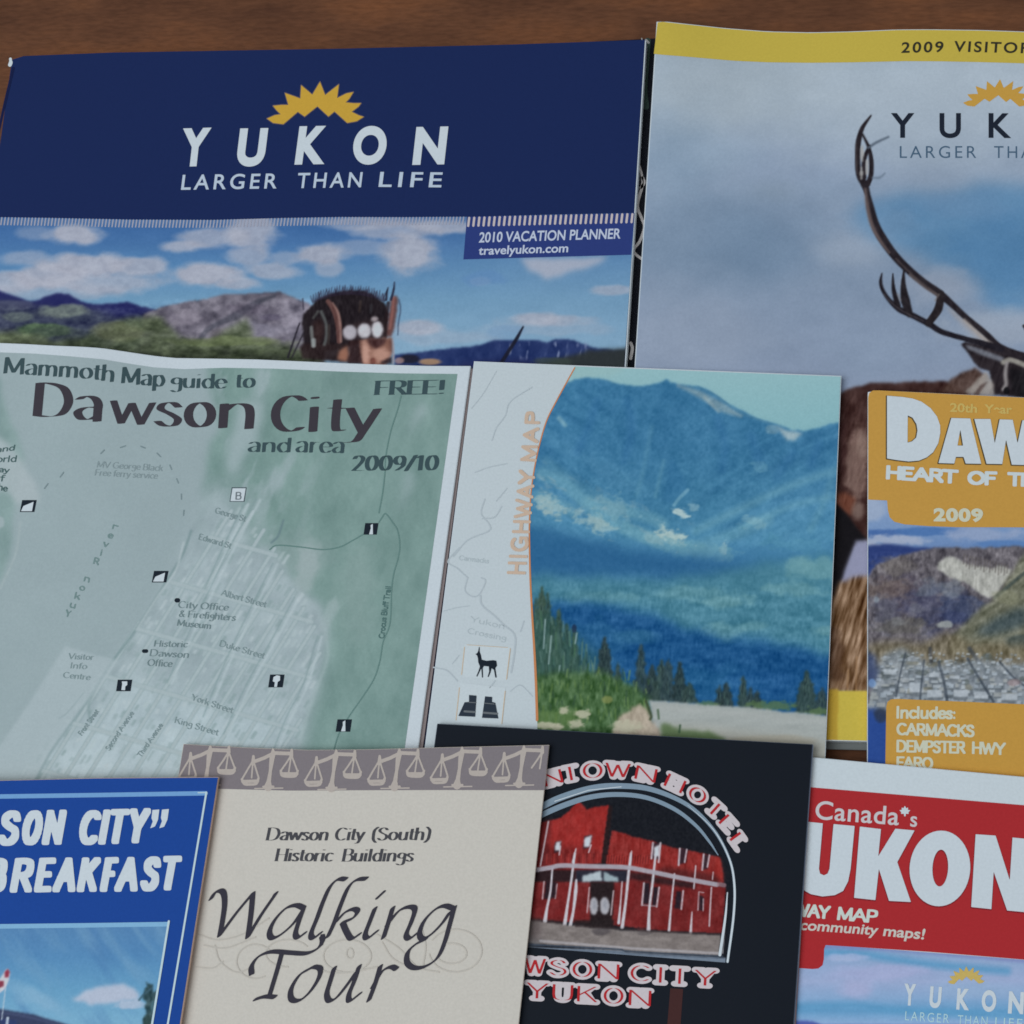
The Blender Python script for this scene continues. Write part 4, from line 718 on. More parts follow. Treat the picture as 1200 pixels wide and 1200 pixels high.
for x, y, rx, ry, c, al in ((648, 594, 14, 10, (138, 164, 174), .8), (640, 588, 8, 12, (146, 166, 172), .6), (695, 610, 16, 8, (136, 164, 174), .75), (706, 617, 14, 7, (144, 170, 178), .7), (785, 631, 16, 8, (156, 176, 180), .95), (766, 632, 8, 4, (150, 174, 182), .8), (797, 601, 8, 4, (166, 186, 192), .95), (812, 596, 6, 5, (130, 164, 182), .6), (848, 643, 4, 8, (158, 178, 184), .8),
    (884, 612, 12, 6, (118, 158, 176), .5), (720, 594, 18, 10, (112, 152, 172), .6), (888, 548, 8, 6, (86, 138, 168), .6), (820, 645, 30, 8, (92, 144, 168), .6), (935, 640, 30, 8, (66, 126, 162), .5), (722, 560, 30, 16, (60, 116, 158), .5), (780, 640, 70, 6, (90, 142, 168), .5)): A.blob(x, y, rx * 1.15, ry * 1.1, c, al, .8, 1.15, 8, int(x) % 30, 24 if x < 800 else 10)
A.line([(764, 500), (758, 530), (752, 560), (746, 580)], 5, (84, 138, 168), .35, 5); A.line([(778, 540), (772, 565), (768, 582)], 4, (92, 144, 170), .4, 4); A.poly([(786, 535), (800, 556), (808, 572), (796, 580), (786, 592), (776, 585), (782, 560)], (38, 96, 144), 2, .8, 1, 6); A.line([(790, 592), (796, 584), (806, 574)], 4, (112, 158, 184), .6, 2)
for p in ([(700, 470), (690, 500), (676, 530)], [(735, 470), (740, 500), (732, 540)], [(840, 490), (850, 520), (846, 550)], [(880, 510), (890, 540)], [(930, 530), (910, 560)], [(960, 520), (950, 545)]): A.line(p, 9, (38, 94, 148), .4, 8)
up = mm * np.clip((655 - A.V) / 25, 0, 1); side = np.clip((A.U - 760) / 90, -1, 1)
rl, rr, rc = A.ridge(60, 15, 431, 4, 34), A.ridge(60, 15, 432, 4, -28), A.ridge(16, 70, 433, 4, 6)
wl, wr = np.clip(-side, 0, 1), np.clip(side, 0, 1); A.bump_up(up, 13 * (rl * wl + rr * wr) + 6 * rc * (1 - wl - wr), (.9, 1, .9)); A.bump_up(up, 8 * A.noise(14, 12, 434, 4), (1, 1, .9))
A.bump_up(up * np.clip((A.V - 520) / 110, 0, 1), 14, (.9, 1, .5)); A.bump_up(up, 11 * A.noise(3, 3.4, 435, 3))
A.mix(mm * .16 * np.clip((740 - A.V) / 60, 0, 1), (78, 136, 158))
sp = np.clip(A.noise(14, 6, 436, 4, 30) * 3 - .7, 0, 1) * np.clip(1 - abs(A.V - (560 + (A.U - 636) * .42)) / 26, 0, 1) * (A.U < 830) * up; A.mix(sp * .5, (136, 164, 174))
# forested valley bands
band_([(600, 612), (660, 622), (740, 646), (800, 652), (870, 660), (920, 672), (905, 684), (820, 688), (740, 676), (600, 680)], (38, 92, 138), 6, .85)
band_([(600, 672), (680, 676), (760, 680), (840, 670), (920, 655), (1000, 645), (1000, 775), (940, 760), (880, 744), (800, 738), (760, 715), (700, 706), (600, 705)], (70, 126, 146), 6, .9)
for x, y, rx, ry, al in ((960, 668, 30, 14, .7), (930, 690, 36, 8, .6), (855, 705, 26, 8, .7), (850, 740, 20, 10, .6), (975, 740, 18, 8, .7), (940, 660, 16, 8, .6), (700, 700, 40, 7, .4), (810, 695, 40, 8, .5), (880, 735, 16, 6, .5)): A.blob(x, y, rx, ry, (104, 154, 164), al, .9, .7, 14, int(y) % 20)
band_([(600, 712), (680, 706), (745, 718), (800, 736), (860, 752), (930, 758), (975, 772), (1000, 785), (1000, 850), (600, 850)], (24, 78, 130), 5, .95)
A.blob(745, 745, 26, 8, (56, 112, 148), .6, .9); A.blob(720, 730, 40, 10, (34, 88, 140), .6); A.blob(835, 800, 60, 18, (44, 104, 148), .5, 1.0); A.blob(890, 800, 40, 16, (32, 86, 142), .5); A.blob(690, 760, 40, 30, (40, 96, 140), .6)
lo = np.clip((A.V - 655) / 40, 0, 1) * np.clip((835 - A.V) / 20, 0, 1); A.speckle(lo, 13, 2.6, 5, 61, 2); A.speckle(lo, 18, 16, 6, 62, 4); A.speckle(np.clip(1 - lo, 0, 1) * mm, 5, 5, 5, 63, 3)
# trees, road, scrub
def spruce(x, t, b, w, col, seed):
    rs = np.random.RandomState(seed); n = max(8, int((b - t) / 3)); L, R = [], []
    for i in range(n + 1):
        q = i / n; hw_ = w * .68 * (q ** .7) * rs.uniform(.6, 1.12) + .5; L.append((x - hw_ - rs.uniform(-.6, .6), t + (b - t) * q)); R.append((x + hw_, t + (b - t) * q))
    A.poly(L + R[::-1], col, 1.0, .92, 1.6, 3.2, seed, tex=9 * A.noise(2.4, 4, seed + 5, 2))
    for k in range(int(w * 1.6)): 
        y = rs.uniform(t + 8, b); xx = x + rs.uniform(-.4, .4) * w * (y - t) / (b - t); A.line([(xx, y), (xx + rs.uniform(-1, 1), y + rs.uniform(3, 7))], 1.1, (70, 96, 92) if k % 3 else (24, 38, 44), .45, 1)
G1, G2 = (40, 66, 66), (36, 52, 56)
for i, (x, t, b, w) in enumerate(((635, 686, 800, 22), (642, 694, 800, 16), (655, 713, 800, 16), (628, 700, 810, 16), (648, 722, 800, 20), (664, 730, 800, 16), (673, 734, 800, 13), (684, 770, 800, 14))): spruce(x, t, b, w, (50, 76, 68) if i % 2 else (58, 80, 66), 200 + i)
A.blob(673, 737, 3, 5, (26, 44, 76), .9); A.poly([(600, 720), (640, 720), (660, 735), (700, 765), (720, 800), (620, 810)], (54, 92, 88), 6, .5, 4, 10, tex=20 * A.noise(2.5, 9, 71, 3))
for k in range(70):
    rs2 = np.random.RandomState(k + 900); x = rs2.uniform(626, 700); y = rs2.uniform(700 + (x - 626) * .8, 800); A.line([(x, y), (x + rs2.uniform(-1.5, 1.5), y + rs2.uniform(8, 22))], rs2.uniform(1, 2.2), ((34, 60, 58), (96, 128, 122), (62, 100, 92), (70, 108, 84))[k % 4], .55, 1.2)
for a in ([(646, 745), (643, 778)], [(639, 726), (637, 760)], [(676, 742), (674, 754)], [(656, 780), (654, 796)]): A.line(a, 1.6, (140, 168, 172), .8, 1, False)
for i, (x, t, b, w) in enumerate(((708.5, 746, 798, 18), (724, 776, 800, 8), (751, 755, 815, 18), (764, 778, 822, 18), (775, 772, 822, 20), (783, 772, 822, 16), (797, 775, 824, 17), (808, 800, 824, 16), (843, 803, 829, 10), (851, 800, 829, 16), (871, 792, 830, 12), (879, 805, 831, 12), (887, 808, 831, 10), (945, 786, 836, 26), (963, 806, 838, 20), (976, 810, 840, 18))): spruce(x, t, b, w, ((42, 58, 60), (50, 70, 68), (46, 66, 72))[i % 3], 240 + i)
for x, y, rx, ry in ((905, 827, 30, 5), (830, 826, 12, 4), (960, 834, 20, 4)): A.blob(x, y, rx, ry, (84, 112, 76), .8, .8, .7, 6)
A.poly([(600, 800), (640, 790), (690, 786), (715, 790), (735, 800), (748, 806), (758, 818), (764, 835), (770, 930), (600, 930)], (66, 98, 62), 3, 1, 4, 8, 3, tex=26 * A.noise(4, 8, 73, 4))
for k in range(120):
    rs2 = np.random.RandomState(k + 1500); x = rs2.uniform(628, 762); y = rs2.uniform(788 + abs(x - 690) * .12, 852); A.line([(x, y), (x + rs2.uniform(-2, 2), y - rs2.uniform(4, 12))], rs2.uniform(1, 2.4), ((52, 82, 54), (104, 134, 82), (44, 70, 56), (88, 118, 64))[k % 4], .55, 1.2)
A.blob(712, 820, 6, 4, (130, 140, 84), .7); A.blob(650, 842, 34, 12, (92, 122, 72), .6)
RD = (154, 164, 164)
A.poly([(760, 821), (800, 823.5), (830, 826), (880, 829), (930, 835), (1000, 841), (1000, 930), (780, 930), (765, 845)], RD, 1.2, 1, 1, 6, tex=5 * A.noise(30, 6, 81)); A.poly([(780, 850), (830, 852), (990, 872), (990, 900), (760, 880)], (164, 166, 156), 5, .6); A.blob(900, 868, 50, 6, (158, 156, 142), .6); A.poly([(770, 826), (1000, 846), (1000, 851), (770, 832)], (164, 172, 172), 2, .5)
A.poly([(720, 850), (728, 838), (740, 830), (748, 824), (757, 832), (766, 846), (774, 858), (776, 872), (715, 868)], (168, 158, 144), 1.6, .95, 2.5, 6, 8, tex=14 * A.noise(4, 8, 88)); A.line([(757, 822), (763, 838), (762, 843)], 3, (58, 70, 48), .8, 1.5); A.line([(771, 832), (772, 842)], 2.6, (66, 92, 68), .8, 1.2)
A.poly([(775, 846), (784, 850), (800, 854), (830, 858), (850, 864), (850, 880), (775, 880)], (84, 108, 72), 2, .9, 3, 5); A.line([(797, 850), (796, 858)], 2.5, (52, 78, 56), .8)
for x, y, rx, ry in ((661, 833, 6, 5), (683, 837, 8, 6), (640, 850, 16, 4), (675, 848, 8, 5), (735, 852, 16, 8), (652, 852, 8, 4)): A.blob(x, y, rx, ry, (176, 178, 158), .85, .7, .6, 5, int(x) % 20)
A.speckle(np.ones_like(A.U), 3, 2.2, 2.2, 80, 2)
cvi = [(x + .2, y) for x, y in CV if 432 < y < 904]
g_top, g_r = cvi[0], None
# the picture follows the curved orange line on its left, the sheet edge on its right
lft = resample(np.array([(673.3, 429.4)] + cvi + [(630, 904)]), 430); rgt = resample(np.array([(985, 441.4), (965.7, 904)]), 430)
tt = np.linspace(0, 1, 330)[None, :, None]; gg = lft[:, None] * (1 - tt) + rgt[:, None] * tt; uu, vv = gg[..., 0].ravel(), gg[..., 1].ravel()
big_mesh('cover_photograph', P(uu, vv, hH(uu, vv) + LAY), grid_faces(*gg.shape[:2]), picture_mat(), hw, alb(A.sample(uu, vv)))
strokes_part('orange_curve', hw, [(CV[:-9], np.r_[np.full(50, .7), np.linspace(.7, 1.5, len(CV) - 59)])], hH, 2, ink((180, 124, 84)), .4)
hwl = []
for c, y1, y2 in (('H', 673, 658.5), ('I', 654, 650.5), ('G', 646.5, 629), ('H', 625, 610), ('W', 607.5, 585), ('A', 584, 568), ('Y', 568, 551), ('M', 541, 522), ('A', 519, 501), ('P', 497, 482.5)):
    bx0 = lambda y: 614.8 + (673 - y) * .0895 - max(0, y - 600) * .012
    hwl.append((c, [(bx0(y1 - 1.6), y1 - 1.6), (bx0(y2 + 1.6), y2 + 1.6)], (-18 + (673 - y1) * .022, -.5)))
pen('side_lettering', hw, hwl, hH, 3, ink((203, 166, 150)), (2.1, 1.7, 0, 4), .42)
DEER = [[at(5, 490, 640, *q) for q in [(345, 640, 335, 632, 345, 628, 352, 615, 356, 590, 360, 592, 360, 618, 368, 640, 372, 665, 400, 672, 440, 668, 458, 672, 462, 700, 452, 715, 455, 735, 460, 770, 452, 770, 444, 725, 430, 715, 424, 740, 412, 768, 407, 766, 416, 735, 414, 705, 385, 702, 378, 715, 380, 770, 374, 770, 370, 715, 358, 740, 346, 765, 341, 762, 354, 730, 362, 705, 352, 680, 350, 655)]]]
loops_part('deer_symbol', hw, DEER[0], hH, 3, BK, .35)
pn = [at(5, 490, 640, 272, 575, 540, 595, 515, 790, 255, 765), at(5, 490, 640, 245, 800, 512, 830, 490, 1050, 220, 1030)]
for q in pn: poly_part('symbol_panel', hw, q, hH, 1, ink((180, 195, 203)))
strokes_part('panel_outline', hw, [(at(5, 490, 640, 272, 592, 255, 752), .5), (at(5, 490, 640, 540, 600, 518, 780), .5), (at(5, 490, 640, 242, 830, 222, 1020), .5), (at(5, 490, 640, 510, 850, 490, 1040), .5), (at(5, 490, 640, 285, 578, 525, 594), .3)], hH, 2, ink((196, 170, 148)), .35)
loops_part('binocular_symbol', hw, [at(5, 490, 640, 298, 872, 342, 876, 334, 1000, 235, 995, 272, 915, 298, 912), at(5, 490, 640, 392, 880, 434, 884, 432, 912, 452, 918, 470, 1010, 374, 1006)], hH, 3, ink((42, 52, 64)), .35)
strokes_part('binocular_stripes', hw, [(at(5, 490, 640, 272, 968, 330, 972), 1.2), (at(5, 490, 640, 385, 976, 462, 982), 1.2), (at(5, 490, 640, 296, 915, 338, 917), .5), (at(5, 490, 640, 388, 920, 446, 925), .5)], hH, 4, ink((96, 104, 110)), .35)

# ------------------------------------------------------------------ orange guide
hG = lambda u, v: 0.0088 + 0 * u
dg = thing('town_guide', 'slim guide booklet with an orange header panel, bold white lettering and a hillside town photo', 'booklet', 1130, 680)
GT = [(1016.8, 468), (1017.2, 461.5), (1019.5, 458.6), (1024, 457.2), (1110, 461), (1400, 475.5)]
GB = [(1016.2, 925), (1405, 938)]
slab('page_block', dg, [(1017, 459.5), (1024, 457.2), (1400, 475.5)], GB, hG, .0024, PAPER)
A = Art(1000, 450, 1410, 945)
A.grad([(590, (128, 154, 192)), (625, (110, 142, 186)), (660, (90, 120, 170))])
A.blob(1022, 598, 18, 14, (150, 168, 194), .8); A.blob(1024, 626, 30, 7, (60, 96, 158), .8); A.blob(1050, 633, 40, 6, (156, 170, 194), .9, .8, .6, 10); A.blob(1090, 623, 36, 5, (66, 108, 168), .8); A.blob(1150, 626, 50, 7, (140, 158, 190), .8, .8, .6, 14); A.blob(1180, 638, 40, 5, (76, 118, 176), .7); A.blob(1022, 640, 14, 4, (160, 172, 192), .7)
A.poly([(990, 640), (1017, 639), (1040, 637), (1070, 641), (1100, 643), (1100, 665), (1040, 700), (990, 700)], (42, 60, 116), 1.6, 1, 1.5, 8)
hill = 20 * A.noise(9, 12, 101, 4) + 16 * A.noise(2.6, 5, 102, 3) + 7 * A.ridge(14, 20, 103, 3, -30)
A.poly([(990, 690), (1018, 674), (1026, 662), (1040, 657), (1056, 650), (1074, 646), (1092, 642.5), (1110, 641), (1140, 642), (1200, 640), (1410, 646), (1410, 945), (990, 945)], (86, 84, 92), 1.2, 1, 2, 8, tex=hill)
for x, y, rx, ry, c, a in ((1060, 700, 30, 24, (70, 66, 84), .6), (1100, 715, 36, 26, (60, 66, 96), .6), (1130, 712, 24, 16, (58, 72, 104), .6), (1040, 690, 24, 12, (112, 98, 90), .5), (1050, 665, 20, 10, (104, 100, 96), .5), (1038, 720, 14, 20, (84, 90, 108), .5), (1090, 690, 14, 10, (96, 110, 128), .5), (1115, 690, 12, 10, (110, 120, 132), .6), (1075, 715, 10, 8, (120, 124, 134), .5), (1120, 725, 26, 8, (54, 64, 100), .6), (1060, 735, 30, 10, (90, 90, 86), .6), (1027, 703, 3, 5, (130, 146, 160), .7), (1055, 728, 8, 4, (116, 120, 124), .6)): A.blob(x, y, rx, ry, c, a, .9, .8, 10, int(x + y) % 40)
A.poly([(1098, 668), (1100, 660), (1108, 653), (1114, 651), (1124, 655), (1134, 661), (1148, 664), (1160, 665), (1176, 662), (1186, 668), (1178, 682), (1168, 696), (1160, 700), (1152, 698), (1142, 690), (1128, 682), (1112, 676)], (166, 170, 166), 1.2, .97, 2.4, 5, 6, tex=12 * A.noise(2, 12, 104, 2))
for k in range(16): A.line([(1130 + k * 3.4, 650 + k * .8), (1130 + k * 3.4 - 1, 661 + k * .7 + (k * 7 % 5))], 1.6, (92, 88, 86), .6, 1.4)
A.poly([(1410, 640), (1200, 648), (1186, 668), (1168, 700), (1146, 716), (1126, 732), (1114, 748), (1112, 766), (1200, 772), (1410, 772)], (104, 108, 92), 2.2, .95, 3, 10, tex=18 * A.noise(12, 5, 106, 4, -35))
A.line([(1205, 668), (1190, 680), (1176, 692), (1166, 700)], 4, (62, 74, 72), .8, 2); A.poly([(1142, 744), (1160, 728), (1180, 718), (1204, 710), (1204, 732), (1180, 740), (1160, 746)], (58, 74, 80), 4, .9, 3, 8); A.blob(1196, 752, 16, 8, (60, 74, 76), .7); A.blob(1180, 700, 14, 8, (124, 128, 106), .6); A.blob(1107, 732, 9, 4.5, (146, 154, 154), .85, .5, .4, 5)
A.poly([(1010, 756), (1040, 750), (1080, 752), (1116, 742), (1140, 752), (1200, 756), (1410, 760), (1410, 790), (1010, 790)], (108, 102, 82), 4, .85, 4, 8, tex=26 * A.noise(4, 9, 108, 3)); A.line([(1136, 760), (1150, 780), (1162, 800), (1170, 822)], 5, (56, 64, 74), .7, 3); A.line([(1090, 760), (1092, 790)], 4, (52, 58, 70), .7, 3)
A.poly([(1026, 785), (1036, 768), (1050, 760), (1060, 762), (1090, 778), (1130, 776), (1150, 772), (1180, 778), (1410, 778), (1410, 830), (1018, 835)], (118, 130, 140), 3, .9, 3, 8, tex=22 * A.noise(5, 7, 110, 4))
rs = np.random.RandomState(8)
for row in range(13):                                       # rows of small pale houses, larger towards the front
    y = 766 + row * 4.4 + row * row * .02; sz = 2.2 + row * .30
    x = 1036 - row * 1.6
    while x < 1290:
        w, hh = sz * rs.uniform(.9, 1.9), sz * rs.uniform(.7, 1.15); yy = y + rs.uniform(-2.6, 2.6) + max(0, 1045 - x) * .1
        if rs.rand() < .84:
            c = np.array(((158, 172, 184), (146, 160, 172), (170, 182, 190), (132, 146, 156), (150, 158, 160))[rs.randint(5)]); A.poly([(x, yy), (x + w, yy + .3), (x + w, yy + hh), (x, yy + hh)], c, .5, .85); A.poly([(x, yy + hh), (x + w, yy + hh), (x + w, yy + hh + sz * .45), (x, yy + hh + sz * .45)], (86, 96, 102), .5, .6)
        x += w + rs.uniform(.6, 3.4) + (rs.uniform(3, 8) if rs.rand() < .16 else 0)
for k in range(26): A.blob(rs.uniform(1025, 1200), rs.uniform(768, 818), rs.uniform(3, 8), rs.uniform(2, 4), ((72, 82, 80), (112, 112, 98), (150, 160, 168))[k % 3], .6, .8, .8, 6, k)
for x, y, w, hh in ((1066, 800, 15, 12), (1089, 788, 11, 6), (1087, 808, 16, 10), (1113, 791, 11, 5), (1118, 808, 16, 9), (1142, 810, 15, 9), (1174, 812, 18, 9), (1036, 784, 14, 7)): A.poly([(x, y), (x + w, y + .5), (x + w + .5, y + hh), (x, y + hh)], (166, 178, 188), .6, .9); A.poly([(x, y + hh), (x + w, y + hh), (x + w, y + hh + 4), (x, y + hh + 4)], (98, 108, 116), .7, .8)
for a, w in (([(1061, 766), (1055, 790), (1050, 816)], 2.2), ([(1083, 774), (1080, 800), (1078, 822)], 2.4), ([(1100, 776), (1106, 798), (1110, 822)], 3.4), ([(1134, 772), (1147, 794), (1164, 822)], 3), ([(1172, 776), (1186, 792), (1204, 806)], 2.6)): A.line(a, w, (56, 66, 78), .75, 1.6)
A.blob(1188, 800, 8, 4, (150, 130, 132), .6); A.poly([(1000, 755), (1026, 768), (1030, 790), (1020, 805), (1000, 800)], (48, 66, 110), 3, .8); A.blob(1022, 800, 4, 5, (110, 150, 200), .7); A.line([(1022, 812), (1020, 830)], 4, (150, 160, 162), .6, 2)
A.poly([(1000, 832), (1022, 830), (1040, 836), (1060, 945), (1000, 945)], (40, 72, 142), 3, 1); A.blob(1032, 838, 8, 8, (44, 54, 72), .8)
hm = np.clip((A.V - 645) / 8, 0, 1) * np.clip((800 - A.V) / 20, 0, 1); A.speckle(hm, 16, 2.6, 3.4, 441, 3); A.speckle(hm, 16, 8, 8, 442, 4); A.bump_up(hm, 6 * A.ridge(6, 14, 443, 3, 12), (1, 1, .9))
tm_ = np.clip((A.V - 764) / 8, 0, 1) * np.clip((824 - A.V) / 4, 0, 1) * np.clip((A.U - 1020) / 8, 0, 1); A.speckle(tm_, 10, 2.6, 3, 444, 2); A.speckle(tm_, 14, 12, 9, 445, 3)
A.speckle(np.ones_like(A.U), 4, 2.2, 2.2, 82, 2)
art_part('cover_photograph', dg, [(1017.6, 470), (1399, 485)], [(1016.9, 924), (1404, 937)], hG, 0, A, 1.15)
OR = ink((179, 141, 69))
hp_ = loops_part('header_panel', dg, [[(1017.4, 466), (1018.6, 460.6), (1023, 457.6), (1030, 457.5), (1110, 461.6), (1200, 466), (1320, 472), (1320, 622), (1195, 618), (1120, 617.8), (1087, 616.5), (1060, 614.5), (1048, 611.5), (1042.5, 606), (1040.5, 598), (1039.5, 586.5), (1017.4, 585.5)]], hG, 1, OR, .7)
lp_ = loops_part('list_panel', dg, [[(1038.6, 828), (1040, 822.5), (1044, 819.5), (1052, 819), (1200, 825.3), (1320, 831), (1324, 935), (1037, 924)]], hG, 1, ink((178, 140, 66)), .7)
c6 = lambda *q: at(6.667, 1020, 455, *q)
Dl = [c6(130, 58, 250, 68, 330, 80, 400, 105, 470, 155, 520, 220, 545, 290, 546, 350, 530, 430, 490, 500, 440, 540, 380, 565, 300, 572, 200, 560, 130, 548), c6(292, 212, 330, 230, 360, 280, 368, 330, 358, 385, 325, 415, 290, 425)]
Al = [c6(632, 232, 780, 236, 866, 590, 745, 588, 728, 536, 668, 536, 655, 588, 532, 584), c6(703, 320, 724, 448, 680, 448)]
Wl = [c6(812, 240, 938, 240, 972, 430, 1010, 243, 1112, 246, 1150, 430, 1188, 250, 1312, 254, 1235, 600, 1105, 597, 1060, 400, 1030, 592, 908, 590)]
for lp in (Dl, Al, Wl):
    loops_part('title_shadow', hp_, [np.array(l) + (-.7, .5) for l in lp], hG, 2, ink((74, 66, 46)), .5, .75); loops_part('title_lettering', hp_, lp, hG, 3, ink((184, 201, 212)), .5)
LT = ink((197, 199, 203))
pen('heading_lettering', hp_, [('HEART', [(1040.5, 560), (1120.5, 565.3)], (.6, -13)), ('OF', [(1136, 566.4), (1166, 567.3)], (.4, -13)), ('THE', [(1182.5, 568), (1224, 569.5)], (.4, -13))], hG, 3, LT, (2.5, 1.9, 0, 4), .45)
sans('year_lettering', hp_, [('2009', [(1094, 611), (1152, 611.6)], (0, -15.6))], hG, 3, ink((196, 190, 174)), .05, 1.1)
sans('anniversary_lettering', hp_, [('20th', [(1113, 482.6), (1145, 484)], (.4, -10.5)), ('Year', [(1153, 484.2), (1186, 485.2)], (.4, -10.5))], hG, 3, ink((200, 164, 96)), .03)
pen('list_lettering', lp_, [('Includes', [(1052, 841), (1115, 841.8)], (.3, -12.6)), ('CARMACKS', [(1052, 860.4), (1140.5, 862.8)], (.2, -12.4)), ('DEMPSTER', [(1052, 880.4), (1130, 882.2)], (.2, -12.4)), ('HWY', [(1140.5, 882.4), (1177, 883.8)], (.2, -12.4)), ('FARO', [(1052, 899.8), (1092, 900.8)], (.2, -12.4))], hG, 2, ink((196, 190, 174)), (1.6, 1.2, 0, 4), .4)
strokes_part('list_colon', lp_, [([(1118.3, 835), (1118.3, 835.4)], 1.4), ([(1118.2, 841), (1118.2, 841.2)], 1.4)], hG, 2, ink((196, 190, 174)), .4)

# ------------------------------------------------------------------ red and white road map
hR = lambda u, v: 0.0104 + .0002 * np.clip((u - 950) / 250.0, 0, 1) + 0 * v
rm = thing('road_map', 'folded road map with a white edge, red panel and huge white block letters', 'map', 1080, 1050)
RT, RB = [(884, 876), (958, 888), (1200, 910.5), (1330, 922.5)], [(868, 1296), (1318, 1330)]
RT = [(884, 881.2), (958, 888), (1200, 910.5), (1330, 922.5)]
slab('folded_sheets', rm, RT, RB, hR, .0014, PAPER)
grid_part('cover', rm, [(885, 882), (1329, 923.2)], [(869, 1295), (1317, 1329)], hR, 0, ink((182, 197, 206)), 24)
RED = ink((155, 43, 48))
rp_ = loops_part('red_panel', rm, [[(884.5, 916), (955, 923), (1200, 943.6), (1326, 954), (1322, 1134), (1200, 1124.5), (1090, 1115.5), (1000, 1109.5), (967.5, 1107.5), (965.8, 1112), (965.4, 1124), (964, 1131), (959, 1135), (952, 1135.6), (878, 1130)]], hR, 1, RED, .7)
A = Art(860, 1095, 1340, 1340)
A.grad([(1105, (120, 156, 196)), (1125, (134, 162, 200)), (1150, (146, 166, 204)), (1170, (126, 162, 202)), (1185, (96, 152, 196)), (1198, (132, 168, 208)), (1206, (90, 110, 180)), (1240, (80, 104, 160))])
A.line([(966, 1116), (1010, 1118), (1060, 1126), (1110, 1132), (1180, 1138)], 9, (86, 148, 192), .8, 7); A.blob(990, 1122, 26, 5, (158, 174, 212), .7); A.line([(966, 1109), (1050, 1113), (1200, 1126)], 4, (110, 108, 172), .5, 5); A.blob(1030, 1140, 50, 9, (158, 168, 208), .7, 1); A.blob(1005, 1160, 20, 10, (164, 168, 206), .6, 1); A.line([(930, 1180), (1000, 1178), (1060, 1184), (1210, 1192)], 8, (80, 146, 190), .6, 8); A.blob(1150, 1160, 60, 10, (140, 170, 204), .6, 1.2); A.blob(940, 1203, 26, 7, (64, 76, 158), .8); A.line([(932, 1140), (928, 1200)], 4, (110, 126, 190), .6, 4)
A.speckle(np.ones_like(A.U), 4, 14, 5, 83, 3); A.speckle(np.ones_like(A.U), 3, 2.2, 2.2, 84, 2)
rtop = [(879, 1131), (951, 1136.4), (960, 1135.6), (965.6, 1130), (966.8, 1108.4), (1000, 1110.4), (1090, 1116.4), (1200, 1125.4), (1319, 1135)]
cp_ = art_part('cover_picture', rm, [(880, 1103), (967, 1107), (1320, 1134)], [(870, 1294), (1316, 1328)], hR, .5, A, 1.3)
c44 = lambda *q: at(4.444, 930, 900, *q)
LW = ink((184, 200, 210))
Ul = [smooth(c44(45, 278, 60, 279, 80, 281, 152, 288), 1).tolist()]
Ul = [c44(40, 277, 152, 288, 132, 525, 138, 550, 158, 559, 177, 550, 187, 525, 208, 292, 318, 302, 297, 525, 284, 590, 258, 640, 215, 662, 150, 669, 90, 657, 45, 632, 22, 590, 18, 540)]
Kl = [c44(345, 305, 455, 318, 441, 460, 530, 316, 630, 325, 540, 490, 611, 698, 497, 692, 444, 525, 426, 688, 315, 676)]
Ol = [[(930 + (762 + 158 * math.cos(a) + 6 * math.sin(-a)) / 4.444, 900 + (523 + 197 * math.sin(a)) / 4.444) for a in np.linspace(0, 2 * math.pi, 48, endpoint=False)], [(930 + (764 + 41 * math.cos(a) + 4 * math.sin(-a)) / 4.444, 900 + (521 + 96 * math.sin(a)) / 4.444) for a in np.linspace(0, 2 * math.pi, 32, endpoint=False)]]
Nl = [c44(948, 345, 1052, 352, 1126, 585, 1140, 362, 1245, 372, 1218, 752, 1112, 742, 1042, 540, 1030, 735, 925, 724)]
for lp in (Ul, Kl, Ol, Nl): loops_part('title_shadow', rp_, [np.array(l) + (-.2, .9) for l in lp], hR, 2, ink((116, 34, 42)), .5, .6); loops_part('title_lettering', rp_, lp, hR, 3, LW, .5)
sans('heading_lettering', rp_, [('Canada', [(955, 959.8), (1053, 967.2)], (1.6, -21.5)), ('s', [(1066.5, 968.6), (1074.5, 969)], (.8, -18))], hR, 2, ink((196, 184, 190)), .012, 1.05)
a_ = [(0, -6.5), (1.6, -3.6), (3.6, -4.6), (3.4, -1.8), (6.2, -1.4), (4, .8), (4.4, 2.6), (1, 2.4), (.6, 5.6), (-.6, 5.6), (-1, 2.4), (-4.4, 2.6), (-4, .8), (-6.2, -1.4), (-3.4, -1.8), (-3.6, -4.6), (-1.6, -3.6)]
loops_part('maple_leaf', rp_, [[(1060.4 + x * .95, 951 + y * .95) for x, y in a_]], hR, 3, ink((204, 202, 206)), .4, .3)
pen('subtitle_lettering', rp_, [('WAY', [(931, 1072.4), (970.5, 1076)], (1.5, -13.2)), ('MAP', [(982.5, 1077), (1026, 1080.8)], (1.6, -13.2))], hR, 2, ink((206, 198, 194)), (1.9, 1.3, 0, 4), .45)
sans('slogan_lettering', rp_, [('community', [(937, 1089.6), (1028, 1096)], (2.6, -12)), ('maps!', [(1034.5, 1096.8), (1082.5, 1101)], (2.6, -12.4))], hR, 2, ink((206, 184, 180)), .022)
letters('logo_lettering', cp_, [('Y', (1058.5, 1178), (1072.5, 1178.8), (1.4, -25.5)), ('U', (1088.5, 1180.6), (1102, 1181.6), (2, -25)), ('K', (1120.5, 1183), (1135.5, 1184), (1.6, -25)), ('O', (1150, 1185), (1167, 1186), (1, -25)), ('N', (1181, 1187.6), (1199, 1188.6), (1.6, -26))], hR, 2, ink((186, 206, 216)), .045)
